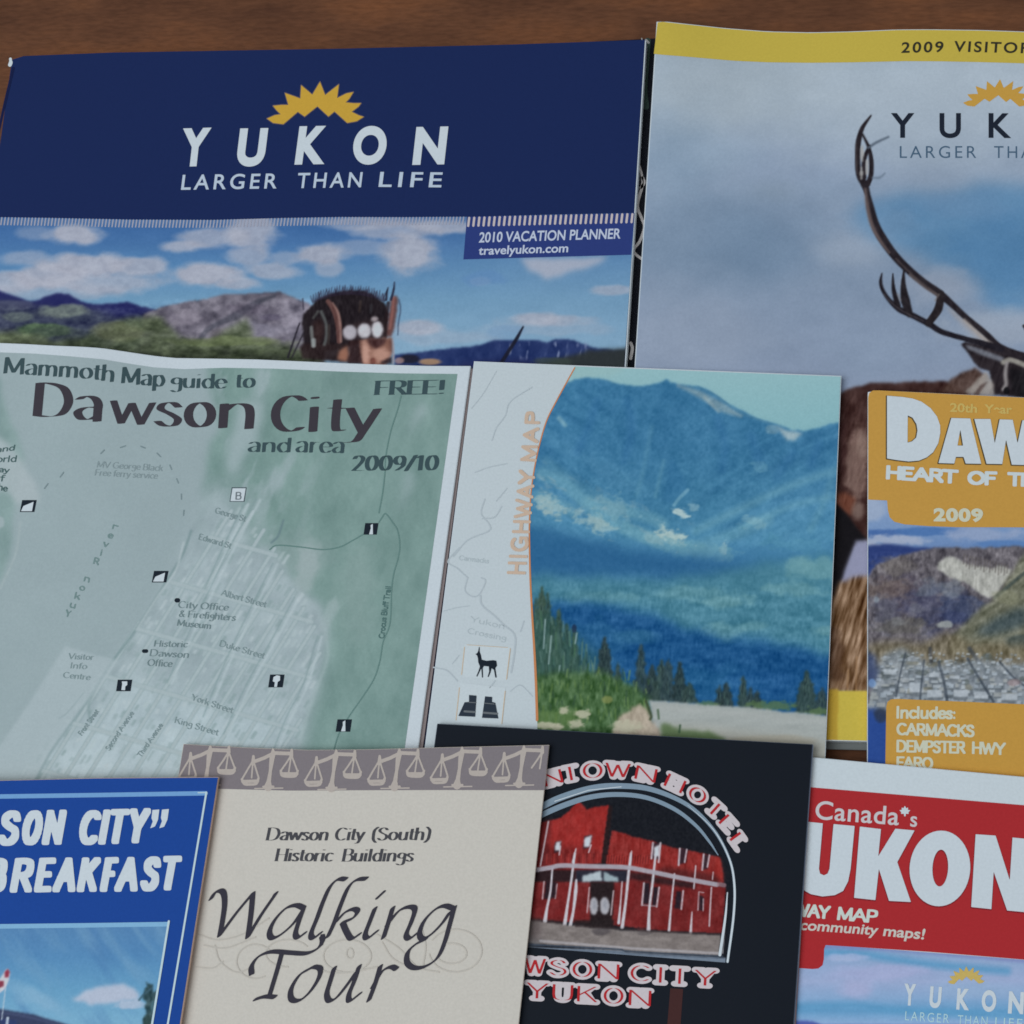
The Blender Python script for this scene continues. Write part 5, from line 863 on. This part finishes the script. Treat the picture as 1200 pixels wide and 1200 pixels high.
sans('tagline_lettering', cp_, [('LARGER', [(1060.5, 1195.5), (1112, 1199)], (.6, -10.5)), ('THAN', [(1122, 1200), (1157, 1202)], (.6, -10.5)), ('LIFE', [(1166, 1202.6), (1198, 1204.6)], (.6, -10.5))], hR, 2, ink((160, 196, 216)), .0, 1.25)
sun('sun_emblem', cp_, (1107, 1129.5), .385, (.0, .43), .05, hR, 2, ink((188, 164, 96)))

# ------------------------------------------------------------------ black hotel leaflet
hB = lambda u, v: 0.0098 + .0022 * np.clip((u - 512) / 372.0, -.1, 1) + 0 * v
hl = thing('hotel_leaflet', 'black leaflet with a red timber building under a pale arch and western lettering', 'leaflet', 740, 1040)
BT, BB = [(512.4, 848), (952.5, 872.3)], [(452, 1290), (923.5, 1300)]
slab('folded_sheets', hl, BT, BB, hB, .0013, ink((60, 70, 84)))
slab('inner_sheet', hl, [(800, 868), (952, 876)], [(800, 1296), (926.5, 1300)], lambda u, v: hB(u, v) - .0008, .0004, ink((150, 128, 128)), 20)
BLK = ink((23, 28, 36), rough=.45)
grid_part('cover', hl, [(512.9, 848.6), (951.6, 872.9)], [(452.8, 1289.4), (922.7, 1299.4)], hB, 0, BLK, 20)
slab('edge_fold', hl, [(951.6, 872.9), (953.2, 873)], [(922.6, 1299), (924.4, 1299)], lambda u, v: hB(u, v) - .0001, .0003, ink((92, 104, 124)), 30)
A = Art(590, 905, 880, 1135, (24, 27, 34))
cA = lambda *q: at(7.06, 590, 870, *q); cB = lambda *q: at(7.06, 740, 880, *q); cC = lambda *q: at(7.5, 600, 1000, *q); cE = lambda *q: at(7.5, 740, 1000, *q)
RD1, RD2, WH = (142, 41, 39), (110, 36, 37), (192, 194, 204)
fc = np.r_[cA(300, 672, 380, 648, 470, 625, 540, 570, 590, 520, 620, 488, 655, 515, 690, 555, 760, 535, 872, 518), cA(810, 1000, 250, 1040)]
A.poly(fc, RD1, .8, 1, .6, 5, tex=6 * A.noise(6, 10, 120, 3)); A.poly(cA(250, 920, 420, 880, 640, 860, 820, 900, 810, 1000, 240, 1040), (112, 36, 36), 3, .8, tex=9 * A.noise(2, 9, 121, 2)); A.poly(cA(300, 660, 400, 640, 370, 1020, 250, 1040), (84, 30, 32), 2, .7)
A.poly(cA(872, 518, 902, 530, 850, 1000, 808, 1000), (38, 26, 28), .8, .95)
rw = np.r_[cA(895, 732, 980, 745, 1050, 768), cB(0, 705, 170, 745, 330, 798, 480, 822, 620, 855, 728, 880, 750, 960, 765, 1090, 690, 1090, 0, 965), cA(850, 1010)]
A.poly(rw, (132, 42, 40), .8, 1, .8, 5, tex=9 * A.noise(2.2, 9, 122, 3)); A.poly(np.r_[cB(250, 960, 480, 985, 690, 1020, 760, 1080, 690, 1100, 180, 1010)], (70, 30, 32), 2.5, .7); A.poly(cB(690, 880, 730, 885, 755, 1000, 760, 1080, 700, 1040), (152, 48, 44), 2, .7)
for k in range(34): 
    x = 850 + k * 11; A.line(cA(x, 930 + (k * 7 % 20), x - 6, 1000), 1.2, (168, 58, 54) if k % 2 else (84, 26, 28), .6, 1)
for k in range(16): x = 330 + k * 30; A.line(cA(x, 925, x - 4, 1000), 1.2, (166, 62, 58) if k % 2 else (84, 28, 30), .6, 1)
# lower storey
A.poly(np.r_[cC(200, 150, 600, 110, 1200, 150), cE(200, 190, 560, 250, 830, 300, 800, 705, 0, 665), cC(1200, 660, 150, 575)], RD2, .8, 1, .6, 6, tex=7 * A.noise(7, 12, 124, 3))
A.poly(np.r_[cC(200, 150, 560, 150, 560, 250, 190, 250)], (34, 26, 30), 1, .9); A.poly(np.r_[cC(1040, 165, 1200, 180), cE(200, 200, 560, 262, 560, 312, 200, 262, 0, 225), cC(1040, 245)], (40, 26, 30), 1.4, .85); A.poly(cC(150, 560, 460, 600, 450, 640, 140, 620), (60, 40, 40), 2, .6)
A.poly(cC(560, 150, 1020, 150, 1010, 250, 560, 250), (30, 40, 54), 1, .9); A.poly(cC(620, 200, 780, 150, 790, 245, 620, 250), (178, 196, 204), 1, .9, 1, 4); A.poly(cC(805, 160, 930, 215, 930, 250, 805, 245), (160, 184, 192), 1, .85, 1, 4); A.poly(cC(690, 250, 900, 250, 880, 640, 690, 640), (32, 27, 30), 1, .95); A.poly(cC(545, 590, 900, 580, 900, 660, 540, 650), (36, 30, 32), 1, .9)
for x, rx in ((720, 38), (815, 42)): A.poly(ell(*cC(x, 462)[0], rx / 7.5, 10.5), (176, 180, 190), 1, .9); A.poly(ell(*cC(x + 4, 452)[0], rx / 17, 6), (130, 136, 148), 1, .6)
for a, w in ((cC(282, 250, 268, 400), 1.7), (cC(395, 270, 380, 395), 1.7), (cC(680, 300, 660, 520), 1.5), (cC(892, 330, 870, 540), 1.6)): A.line(a, w, (190, 180, 188), .85, 1)
A.poly(cC(296, 240, 340, 250, 330, 400, 280, 400), (32, 26, 34), .9, .9); A.poly(cC(345, 250, 392, 255, 380, 390, 335, 400), (32, 26, 34), .9, .9)
for q, e in ((cE(112, 262, 165, 262, 155, 450, 98, 450), None), (cE(195, 300, 238, 300, 215, 460, 180, 460), None), (cE(395, 330, 440, 335, 432, 490, 380, 480), None), (cE(600, 372, 636, 378, 625, 505, 592, 500), None)): A.poly(q, (30, 28, 38), .9, .9)
for a, w in ((cE(110, 262, 92, 455), 2.2), (cE(243, 300, 222, 470), 2.0), (cE(455, 330, 438, 490), 2.0), (cE(592, 340, 584, 500), 1.2), (cE(632, 400, 630, 505), 1.2), (cE(600, 340, 635, 345), 1)): A.line(a, w, (186, 182, 192), .85, 1)
A.line(cE(95, 455, 225, 465), 1.6, (150, 146, 156), .7, 1)
for q in (cA(425, 825, 478, 815, 470, 905, 418, 915), cA(668, 775, 735, 765, 715, 870, 660, 885), cB(170, 755, 245, 762, 232, 900, 160, 890), cB(395, 805, 465, 815, 450, 925, 385, 940), cB(590, 852, 645, 860, 632, 975, 582, 985)): A.poly(q, (44, 34, 44), .9, .9)
for q in (cA(432, 828, 474, 818, 468, 890, 428, 892), cA(672, 790, 730, 768, 716, 860, 664, 868), cB(185, 800, 235, 775, 226, 870, 190, 870)): A.poly(q, (196, 204, 214), .9, .95)
for a, w in ((cB(178, 760, 165, 890), 2.2), (cB(240, 762, 225, 920), 2.2), (cB(400, 808, 390, 945), 2.2), (cB(458, 815, 440, 920), 1.8), (cB(598, 855, 585, 985), 2), (cB(645, 862, 628, 960), 1.8), (cA(725, 850, 705, 910), 1.6), (cA(470, 860, 462, 930), 1.6)): A.line(a, w, (196, 190, 200), .85, 1)
for a, w in ((cC(355, 130, 338, 330, 308, 480, 290, 595), [2, 2.4, 3, 4.6]), (cC(552, 0, 522, 230, 492, 430, 462, 632), [2.6, 2.8, 2.8, 4.4]), (cC(565, 235, 560, 330, 540, 500, 512, 635), [2.4, 4.2, 3, 4]), (cC(1045, 0, 1022, 200, 1000, 420, 968, 652), [2.4, 3.2, 3, 4]), (cC(968, 250, 955, 420, 938, 612), [1.4, 1.6, 3.4]), (cE(212, 15, 186, 250, 158, 480, 150, 675), [2.6, 2.8, 2.8, 4.4]), (cE(378, 180, 350, 450, 330, 680), [1.8, 2, 3]), (cE(565, 110, 548, 310), 1.6), (cE(532, 515, 520, 700), [1.2, 3.2]), (cE(703, 300, 692, 480, 684, 640), 1.5), (cE(718, 165, 712, 230), 1.2), (cA(372, 655, 305, 1020), 1.6), (cA(600, 880, 575, 990), [1.4, 2.8]), (cA(1060, 900, 1045, 1040), [1.4, 3]), (cE(845, 345, 800, 880), 1)): A.line(a, w, WH, .95, 1, False if len(a) == 2 else True)
A.line(np.r_[cC(210, 145, 340, 125, 420, 108, 560, 110, 700, 115, 900, 118, 1040, 128, 1200, 158), cE(190, 165, 380, 205, 560, 240, 750, 275)], 5.4, (158, 156, 168), .95, 1.2); A.line(cE(770, 272, 815, 280), 5, (140, 112, 120), .8, 1.2)
A.poly(np.r_[cC(140, 585, 300, 605, 560, 640, 700, 655, 1200, 690), cE(0, 678, 300, 690, 790, 720, 770, 905), cE(0, 870), cC(140, 790)], (120, 115, 114), 1, 1, .8, 6, tex=12 * A.noise(12, 5, 127, 3)); A.poly(cC(150, 590, 260, 600, 250, 740, 140, 780), (72, 64, 66), 4, .7); A.blob(*cC(780, 690)[0], 10, 4, (78, 74, 78), .8); A.blob(*cE(120, 700)[0], 8, 2.5, (90, 86, 88), .7); A.line(np.r_[cC(560, 640, 900, 660, 1200, 685), cE(300, 690, 790, 715)], 2, (56, 46, 48), .6, 2)
A.line(np.r_[cC(250, 770), cE(0, 835, 780, 880)], 3, (160, 160, 166), .8, 1.4, False)
A.line(np.r_[cC(120, 800, 900, 840), cE(0, 862, 800, 905)], 1.8, (54, 68, 86), .9, 1); A.line(np.r_[cC(120, 850, 900, 880), cE(0, 900, 840, 945)], 7.2, (112, 128, 146), .95, 1.2); A.line(np.r_[cC(120, 845, 900, 868), cE(0, 885, 840, 925)], 1, (70, 84, 102), .7, 1)
A.poly(cC(120, 780, 260, 780, 240, 900, 100, 900), (70, 78, 90), 5, .5)
rd_ = (A.c[..., 0] > 1.7 * A.c[..., 1]).astype(float); A.bump_up(rd_, 12 * A.noise(9, 12, 451, 3), (1.3, .5, .5)); A.bump_up(rd_, 6 * A.noise(1.6, 6, 452, 2), (1.3, .5, .5))
A.speckle(np.ones_like(A.U), 7, 2.2, 2.2, 85, 2)
art_part('building_picture', hl, [(598, 927), (672, 932), (700, 931.5), (757, 934), (800, 955), (830, 985), (846, 1003), (856, 1024)], [(598, 1108.5), (612, 1109.5), (850, 1128)], hB, 1, A, .9)
F1 = np.array([(630, 948), (655, 935.5), (690, 924.5), (722, 921), (763, 925), (806, 943.5), (836, 972), (854.5, 1006), (860.6, 1037), (859.6, 1074), (852.6, 1127)])
strokes_part('arch_frame', hl, [(smooth(F1), np.interp(np.linspace(0, 10, 81), range(11), [3.8, 3.8, 3.7, 3.4, 3, 2.4, 1.8, 1.5, 1.5, 1.5, 1.5])), (smooth([(630, 957), (660, 944), (690, 934.5), (722, 931), (757, 934.6), (790, 948), (815, 967), (831, 986), (841.5, 1002)]), np.interp(np.linspace(0, 8, 65), range(9), [3.3, 3.2, 3.0, 2.8, 2.6, 2.4, 2.0, 1.5, .5]))], hB, 2, ink((116, 138, 156)), .45)
strokes_part('arch_pale_lines', hl, [(smooth(F1[5:]), np.interp(np.linspace(0, 5, 41), range(6), [.2, .5, .9, 1.2, 1.2, 1.2])), (smooth([(852.4, 1046), (850, 1075), (843.6, 1119)]), np.interp(np.linspace(0, 2, 17), range(3), [.5, 1.3, 1.7])), ([(728, 922), (690, 926), (650, 939)], .5)], hB, 3, ink((190, 206, 216)), .4)  # paler printed lines along the arch frame
def western(items, layer):
    out, inn = [], []
    for ch, cx, cy, w, hh, ang in items:
        c, s = math.cos(math.radians(ang)), math.sin(math.radians(ang)); ups = (s * hh, -c * hh); bx_ = (cx - ups[0] / 2, cy - ups[1] / 2)
        ln = [(bx_[0] - c * w / 2, bx_[1] - s * w / 2), (bx_[0] + c * w / 2, bx_[1] + s * w / 2)]
        sf = .2 if ch not in 'OCS' else 0
        out += [(p, (4.9, 3.4, -ang)) for p, _ in pen_strokes(ch, ln, ups, 1, sf)]; inn += [(p, (1.5, .05, -ang)) for p, _ in pen_strokes(ch, ln, ups, 1, 0)]
    lo_ = strokes_part('lettering_outline', hl, out, hB, layer, ink((190, 180, 187)), .45); strokes_part('lettering_fill', lo_, inn, hB, layer + 1, ink((160, 40, 46)), .4)
western([('N', 648, 911.5, 19, 16, -14), ('T', 668.5, 906.5, 14, 16, -11), ('O', 694.5, 903, 20, 17, -3), ('W', 724, 902.5, 27, 16, 3), ('N', 757, 907, 22, 16, 12), ('H', 791, 918, 20, 15.5, 25), ('O', 817.5, 931.5, 18, 15.5, 32), ('T', 838, 948, 14, 15.5, 42), ('E', 853, 965, 14, 15, 48), ('L', 865.5, 985.5, 13, 15, 54)], 3)
western([('W', 627, 1132, 22, 17.5, 3), ('S', 654, 1134, 17, 17.5, 3), ('O', 682.5, 1136, 20, 17.5, 3), ('N', 713, 1138.5, 22, 17.5, 3), ('C', 750, 1140.5, 19, 18, 3), ('I', 774, 1142.5, 9, 18, 3), ('T', 796.5, 1144, 16, 18, 3), ('Y', 826.5, 1146, 23, 18, 3),
    ('Y', 629.5, 1161, 23, 18, 3), ('U', 659.5, 1163, 21, 18, 3), ('K', 688.5, 1165, 21, 18, 3), ('O', 719, 1167, 20, 18, 3), ('N', 750, 1169.5, 23, 18, 3)], 3)
poly_part('brown_print', hl, [(785.5, 1158), (800.5, 1159), (794, 1250), (778, 1250)], hB, 1, ink((62, 40, 40)))

# ------------------------------------------------------------------ cream walking-tour leaflet
hT = lambda u, v: 0.0084 + .0042 * np.clip((u - 215) / 428.0, -.3, 1.05) + 0 * v
wt = thing('walking_tour_leaflet', 'cream leaflet with black brush-script lettering under a grey band of weighing scales', 'leaflet', 420, 1030)
TT = [(215, 871.8), (250, 874), (300, 876.6), (360, 878.8), (430, 878.2), (520, 875.8), (643.6, 873)]
TB = [(148, 1300), (597, 1300)]
slab('folded_sheets', wt, TT, TB, hT, .0007, ink((176, 174, 168)))
CRM = ink((181, 182, 177), vary=.04)
grid_part('cover', wt, [(x + .5 * (i == 0) - .5 * (i == 6), y + .5) for i, (x, y) in enumerate(TT)], [(149, 1299.4), (596.4, 1299.4)], hT, 0, CRM, 12)
gb_ = grid_part('grey_band', wt, [(x + .5 * (i == 0) - .5 * (i == 6), y + .5) for i, (x, y) in enumerate(TT)], [(207, 922), (262, 924.5), (340, 926.5), (430, 926), (520, 925.8), (638, 926)], hT, 1, ink((115, 112, 118)), 8)
ss = []
for x0_ in (171.5, 245, 318.5, 392.5, 466.5, 540, 612.5):
    y0_ = float(np.interp(x0_, [t[0] for t in TT], [t[1] for t in TT])); o = lambda *q: np.array(q, float).reshape(-1, 2) + (x0_, y0_)
    clip = lambda p: p
    ss += [(o(1.6, 1, 1.2, 7, .2, 12, -1.6, 26, -3.4, 38, -4.4, 45), np.array([1.4, 3.1, 3.0, 1.9, 2.6, 4.8])), (o(-1, 7, -9, 11, -20, 15), 2.1), (o(1.5, 5, 10, 5.4, 22, 5.8), 2.2), (o(-21.5, 9, -21.6, 15), np.array([1.6, 2.4])), (o(23.4, 1.6, 23, 8), np.array([1.6, 2.3])),
        (o(-22, 14, -28, 24, -35, 36), 1.1), (o(-22, 14, -23.6, 34), 1.0), (o(-21.6, 14, -15.4, 34), 1.1), (smooth(o(-35, 36, -32, 41.5, -25, 42, -18, 41, -15.6, 35)), 1.5), (o(-34, 38.5, -16.5, 38), 1.9), (o(22.6, 8, 17, 17, 10.6, 26), 1.1), (o(22.8, 8, 20, 27), 1.0), (o(23.2, 8, 30, 26), 1.1), (smooth(o(10.6, 26, 12, 31.5, 20, 32.8, 28, 32, 30.4, 26)), 1.5), (o(11.6, 29.5, 29.6, 29.5), 1.9),
        (o(-20, 46.8, 13, 46.2), .8), (o(-10, 44.6, 2, 44.4), 1.2)]
ss = [(p, w) for p, w in ss if p[:, 0].max() < 640.5 and p[:, 0].min() > 206]
strokes_part('scales_motif', gb_, ss, hT, 2, ink((163, 159, 155)), .45)
TK = ink((52, 52, 62))
pen('heading_lettering', wt, [('Dawson', [(312, 984.6), (382, 984.8)], (3, -14.5)), ('City', [(393, 984.7), (425, 984.6)], (3, -14.5)), ('(South)', [(436.5, 984.6), (502, 984.4)], (2.6, -14.5)), ('Historic', [(322.5, 1009), (388, 1009.4)], (3, -14.5)), ('Buildings', [(401, 1009.4), (482.5, 1009.4)], (2.8, -14.5))], hT, 1, ink((66, 68, 74)), (1.8, .22, 0), .4, .06)
w3 = lambda *q: smooth(at(3.158, 220, 1000, *q), 8)
nibW = (4.1, 1.0, 38); nS = (3.0, .75, 38)
WS = [w3(86, 168, 100, 146, 120, 138, 133, 150, 136, 190, 128, 250, 118, 304), w3(118, 304, 180, 220, 240, 148), w3(240, 148, 234, 220, 222, 310), w3(222, 310, 270, 230, 318, 160, 325, 148),
    w3(428, 202, 400, 192, 362, 204, 322, 246, 302, 290, 312, 314, 345, 300, 390, 260, 424, 212), w3(428, 204, 408, 260, 398, 298, 408, 312, 432, 296),
    w3(584, 96, 556, 96, 526, 124, 500, 180, 478, 240, 456, 296, 464, 314, 490, 296), w3(660, 94, 625, 98, 594, 126, 566, 190, 540, 260, 518, 308), w3(548, 254, 580, 220, 612, 206, 628, 216, 610, 240, 572, 256), w3(572, 256, 588, 292, 606, 316, 634, 300),
    w3(692, 204, 672, 256, 656, 300, 666, 314, 698, 290), w3(758, 202, 742, 256, 724, 312), w3(738, 264, 780, 214, 818, 198, 840, 208, 826, 256, 808, 300, 820, 316, 848, 296),
    w3(982, 204, 950, 194, 915, 208, 876, 248, 858, 292, 868, 316, 900, 300, 940, 260, 968, 220), w3(986, 200, 970, 260, 950, 330, 924, 386, 880, 418, 838, 424, 812, 404, 814, 366, 844, 336, 880, 318),
    w3(348, 368, 334, 420, 316, 480, 302, 526), w3(250, 540, 285, 530, 322, 532), w3(236, 446, 236, 416, 262, 382, 310, 364, 380, 368, 440, 370, 480, 352, 498, 326, 496, 306),
    w3(452, 426, 412, 452, 382, 502, 384, 540, 414, 544, 452, 512, 484, 462, 490, 428, 468, 420, 452, 426), w3(542, 424, 526, 476, 514, 520, 524, 546, 552, 532, 594, 480, 622, 440), w3(634, 418, 616, 472, 596, 522, 600, 546, 636, 520), w3(712, 418, 694, 480, 670, 544), w3(684, 494, 716, 440, 750, 420, 772, 428)]
strokes_part('title_lettering', wt, [(p, nibW) for p in WS] + [(at(3.158, 220, 1000, 700, 166, 726, 142), (2.6, 1.1, 38)), (at(3.158, 220, 1000, 497, 306, 494, 335), 2.2), (at(3.158, 220, 1000, 237, 436, 240, 442), 2.0)], hT, 3, TK, .4)
fl = [ell(*at(3.158, 220, 1000, 990, 360)[0], 31, 25, -150, 170, 40), ell(*at(3.158, 220, 1000, 975, 370)[0], 18, 12, -120, 160, 24), ell(*at(3.158, 220, 1000, 590, 380)[0], 28, 19, 0, 360, 40), ell(*at(3.158, 220, 1000, 600, 370)[0], 4, 6), ell(*at(3.158, 220, 1000, 250, 400)[0], 22, 20, 60, 320, 30), ell(*at(3.158, 220, 1000, 370, 370)[0], 26, 16, 90, 330, 24),
    w3(40, 300, 110, 320, 200, 300, 300, 240), w3(100, 340, 120, 400, 180, 440, 240, 420), w3(30, 420, 90, 425, 130, 400), w3(700, 300, 780, 350, 850, 420, 930, 440), w3(720, 330, 760, 390, 840, 430), w3(60, 340, 140, 350, 250, 310), w3(860, 260, 880, 340, 870, 420), w3(480, 420, 520, 440, 600, 440, 700, 420)]
strokes_part('flourish', wt, [(p, .85) for p in fl], hT, 2, ink((170, 171, 166), vary=.03), .45)
strokes_part('edge_shade_line', wt, [([(246, 962), (213, 1200)], .5)], hT, 1, ink((168, 158, 152)), .45)  # brownish shadow along the blue leaflet's edge, painted as a thin stroke

# ------------------------------------------------------------------ blue breakfast leaflet
hK = lambda u, v: 0.0104 + .0006 * np.clip(u / 250.0, -1, 1) + 0 * v
bl = thing('breakfast_leaflet', 'bright blue leaflet with heavy white slanted capitals and a framed sky picture', 'leaflet', 110, 1060)
KT, KB = [(-190, 918), (0, 914.6), (110, 911.8), (256, 910.6)], [(-250, 1290), (197.5, 1290)]
slab('folded_sheets', bl, KT, KB, hK, .0010, ink((176, 160, 150)))
grid_part('cover', bl, [(-189, 918.5), (0, 915), (110, 912.3), (255.4, 911.2)], [(-249, 1289), (196.8, 1289)], hK, 0, ink((28, 66, 141)), 14)
LB = ink((104, 150, 198)); LB2 = ink((172, 200, 222))
strokes_part('border_line', bl, [([(-170, 936.5), (0, 933.4), (120, 931.6), (241, 929.6)], 2.6)], hK, 1, LB, .45)
strokes_part('border_line', bl, [([(241.8, 928.6), (196.6, 1200), (184, 1276)], 1.15), ([(232, 929), (242, 928.8)], .6)], hK, 2, LB2, .45)
A = Art(-200, 1070, 215, 1290)
A.grad([(1080, (80, 126, 172)), (1120, (80, 132, 178)), (1160, (94, 150, 188)), (1195, (112, 164, 196)), (1250, (120, 160, 180))])
A.mix(np.clip(A.noise(70, 16, 141, 4, 52) * 1.6, 0, 1) * .6 * np.clip((1190 - A.V) / 60, 0, 1), (108, 152, 186)); A.mix(np.clip(-A.noise(60, 16, 149, 4, 52) * 1.6, 0, 1) * .35, (64, 110, 162))
A.blob(30, 1165, 30, 10, (124, 168, 198), .6, 1.2, .5, 20, 4, 30); A.blob(55, 1175, 26, 8, (126, 168, 198), .5, 1.2, .5, 20, 4, 30)
A.poly([(84, 1170), (96, 1164), (112, 1157), (130, 1155), (146, 1154), (162, 1162), (166, 1170), (150, 1173), (124, 1177), (106, 1178)], (172, 182, 202), 2, .9, 3, 9); A.blob(152, 1177, 17, 5, (164, 180, 202), .85, .6, .5, 8)
A.poly([(-210, 1176), (0, 1182.5), (40, 1189), (84, 1202), (120, 1215), (120, 1290), (-210, 1290)], (52, 62, 92), 1.2, 1, .6, 8); A.line([(-10, 1186), (30, 1191), (80, 1205)], 3, (66, 78, 110), .7, 2); A.poly([(0, 1194), (20, 1196), (20, 1290), (0, 1290)], (42, 58, 104), 1, .8); A.line([(9, 1193), (7, 1210)], 3, (176, 194, 210), .9, 1)
A.line([(8, 1145), (2, 1195)], 1.4, (170, 188, 204), .8, 1)
A.poly([(6, 1138), (9, 1135), (12, 1140), (10, 1150), (5, 1160), (-4, 1166), (-14, 1164), (-2, 1150)], (196, 196, 204), .9, .95); A.poly([(6, 1139), (9, 1135), (11.5, 1139), (10, 1145), (6, 1146)], (134, 44, 66), .8, .95); A.poly([(-10, 1154), (0, 1149), (5, 1150), (4, 1156), (-6, 1160)], (124, 48, 66), .8, .95)
A.poly([(172, 1152), (178, 1154), (180, 1162), (186, 1160), (196, 1175), (196, 1290), (160, 1290), (164, 1205), (172, 1186), (168, 1170)], (46, 70, 76), 1, .95, 3.4, 5, 7, tex=22 * A.noise(3, 7, 145, 3)); A.line([(178, 1158), (168, 1166), (163, 1172)], 2.4, (58, 88, 104), .8, 1.4); A.blob(180, 1180, 4, 8, (84, 124, 140), .6); A.blob(172, 1196, 5, 7, (40, 62, 62), .7)
A.speckle(np.ones_like(A.U), 4, 2.2, 2.2, 86, 2)
fp_ = art_part('framed_picture', bl, [(-190, 1087.5), (0, 1084), (196.5, 1080.4)], [(-220, 1280), (164.5, 1280)], hK, 1, A, 1.15)
strokes_part('picture_frame', fp_, [([(-190, 1089), (0, 1085.6), (100, 1084.4), (196, 1083)], 2.7)], hK, 2, ink((118, 166, 202)), .45)
strokes_part('picture_frame', fp_, [([(197.8, 1079.6), (178.2, 1200), (166, 1276)], 1.25)], hK, 3, LB2, .45)
BW = ink((186, 204, 216))
rows = [('S', -4, 20, 991.2), ('O', 23, 46, 991), ('N', 48.5, 71.5, 990.4), ('C', 90, 113, 990.8), ('I', 114.5, 123, 990), ('T', 123.5, 145.5, 989.4), ('Y', 146, 170, 988.6)]
r2 = [('B', -20, 5, 1046.4), ('R', 11, 36.5, 1046.3), ('E', 39.5, 59.5, 1046), ('A', 61, 87.5, 1045.8), ('K', 89.5, 112.5, 1045.6), ('F', 116.5, 132.5, 1045.4), ('A', 133.5, 160.5, 1045.2), ('S', 163, 184, 1044.6), ('T', 185, 206.5, 1043.8)]
nK = (4.5, 3.8, 0, 4)
def heavy(name, rows, tall):
    st = []
    for c, a, b, y in rows: st += pen_strokes(c, [(a + 4.2 + .6, y - 3.9), (b - 4.2 + .6, y - 4.2)] if c != 'I' else [((a + b) / 2 + .6, y - 3.9), ((a + b) / 2 + .7, y - 3.9)], (7.4 * (tall - 7.8) / tall, -(tall - 7.8)), nK)
    strokes_part(name, bl, st, hK, 2, BW, .45)
heavy('title_lettering', rows, 41.5); heavy('subtitle_lettering', r2, 41)
q5 = lambda *q: at(5.217, 0, 930, *q)
loops_part('quote_mark', bl, [q5(932, 100, 974, 97, 966, 160, 948, 200, 918, 213, 934, 170, 926, 150), q5(990, 98, 1033, 94, 1024, 158, 1004, 202, 974, 212, 990, 168, 984, 148)], hK, 2, BW, .4)
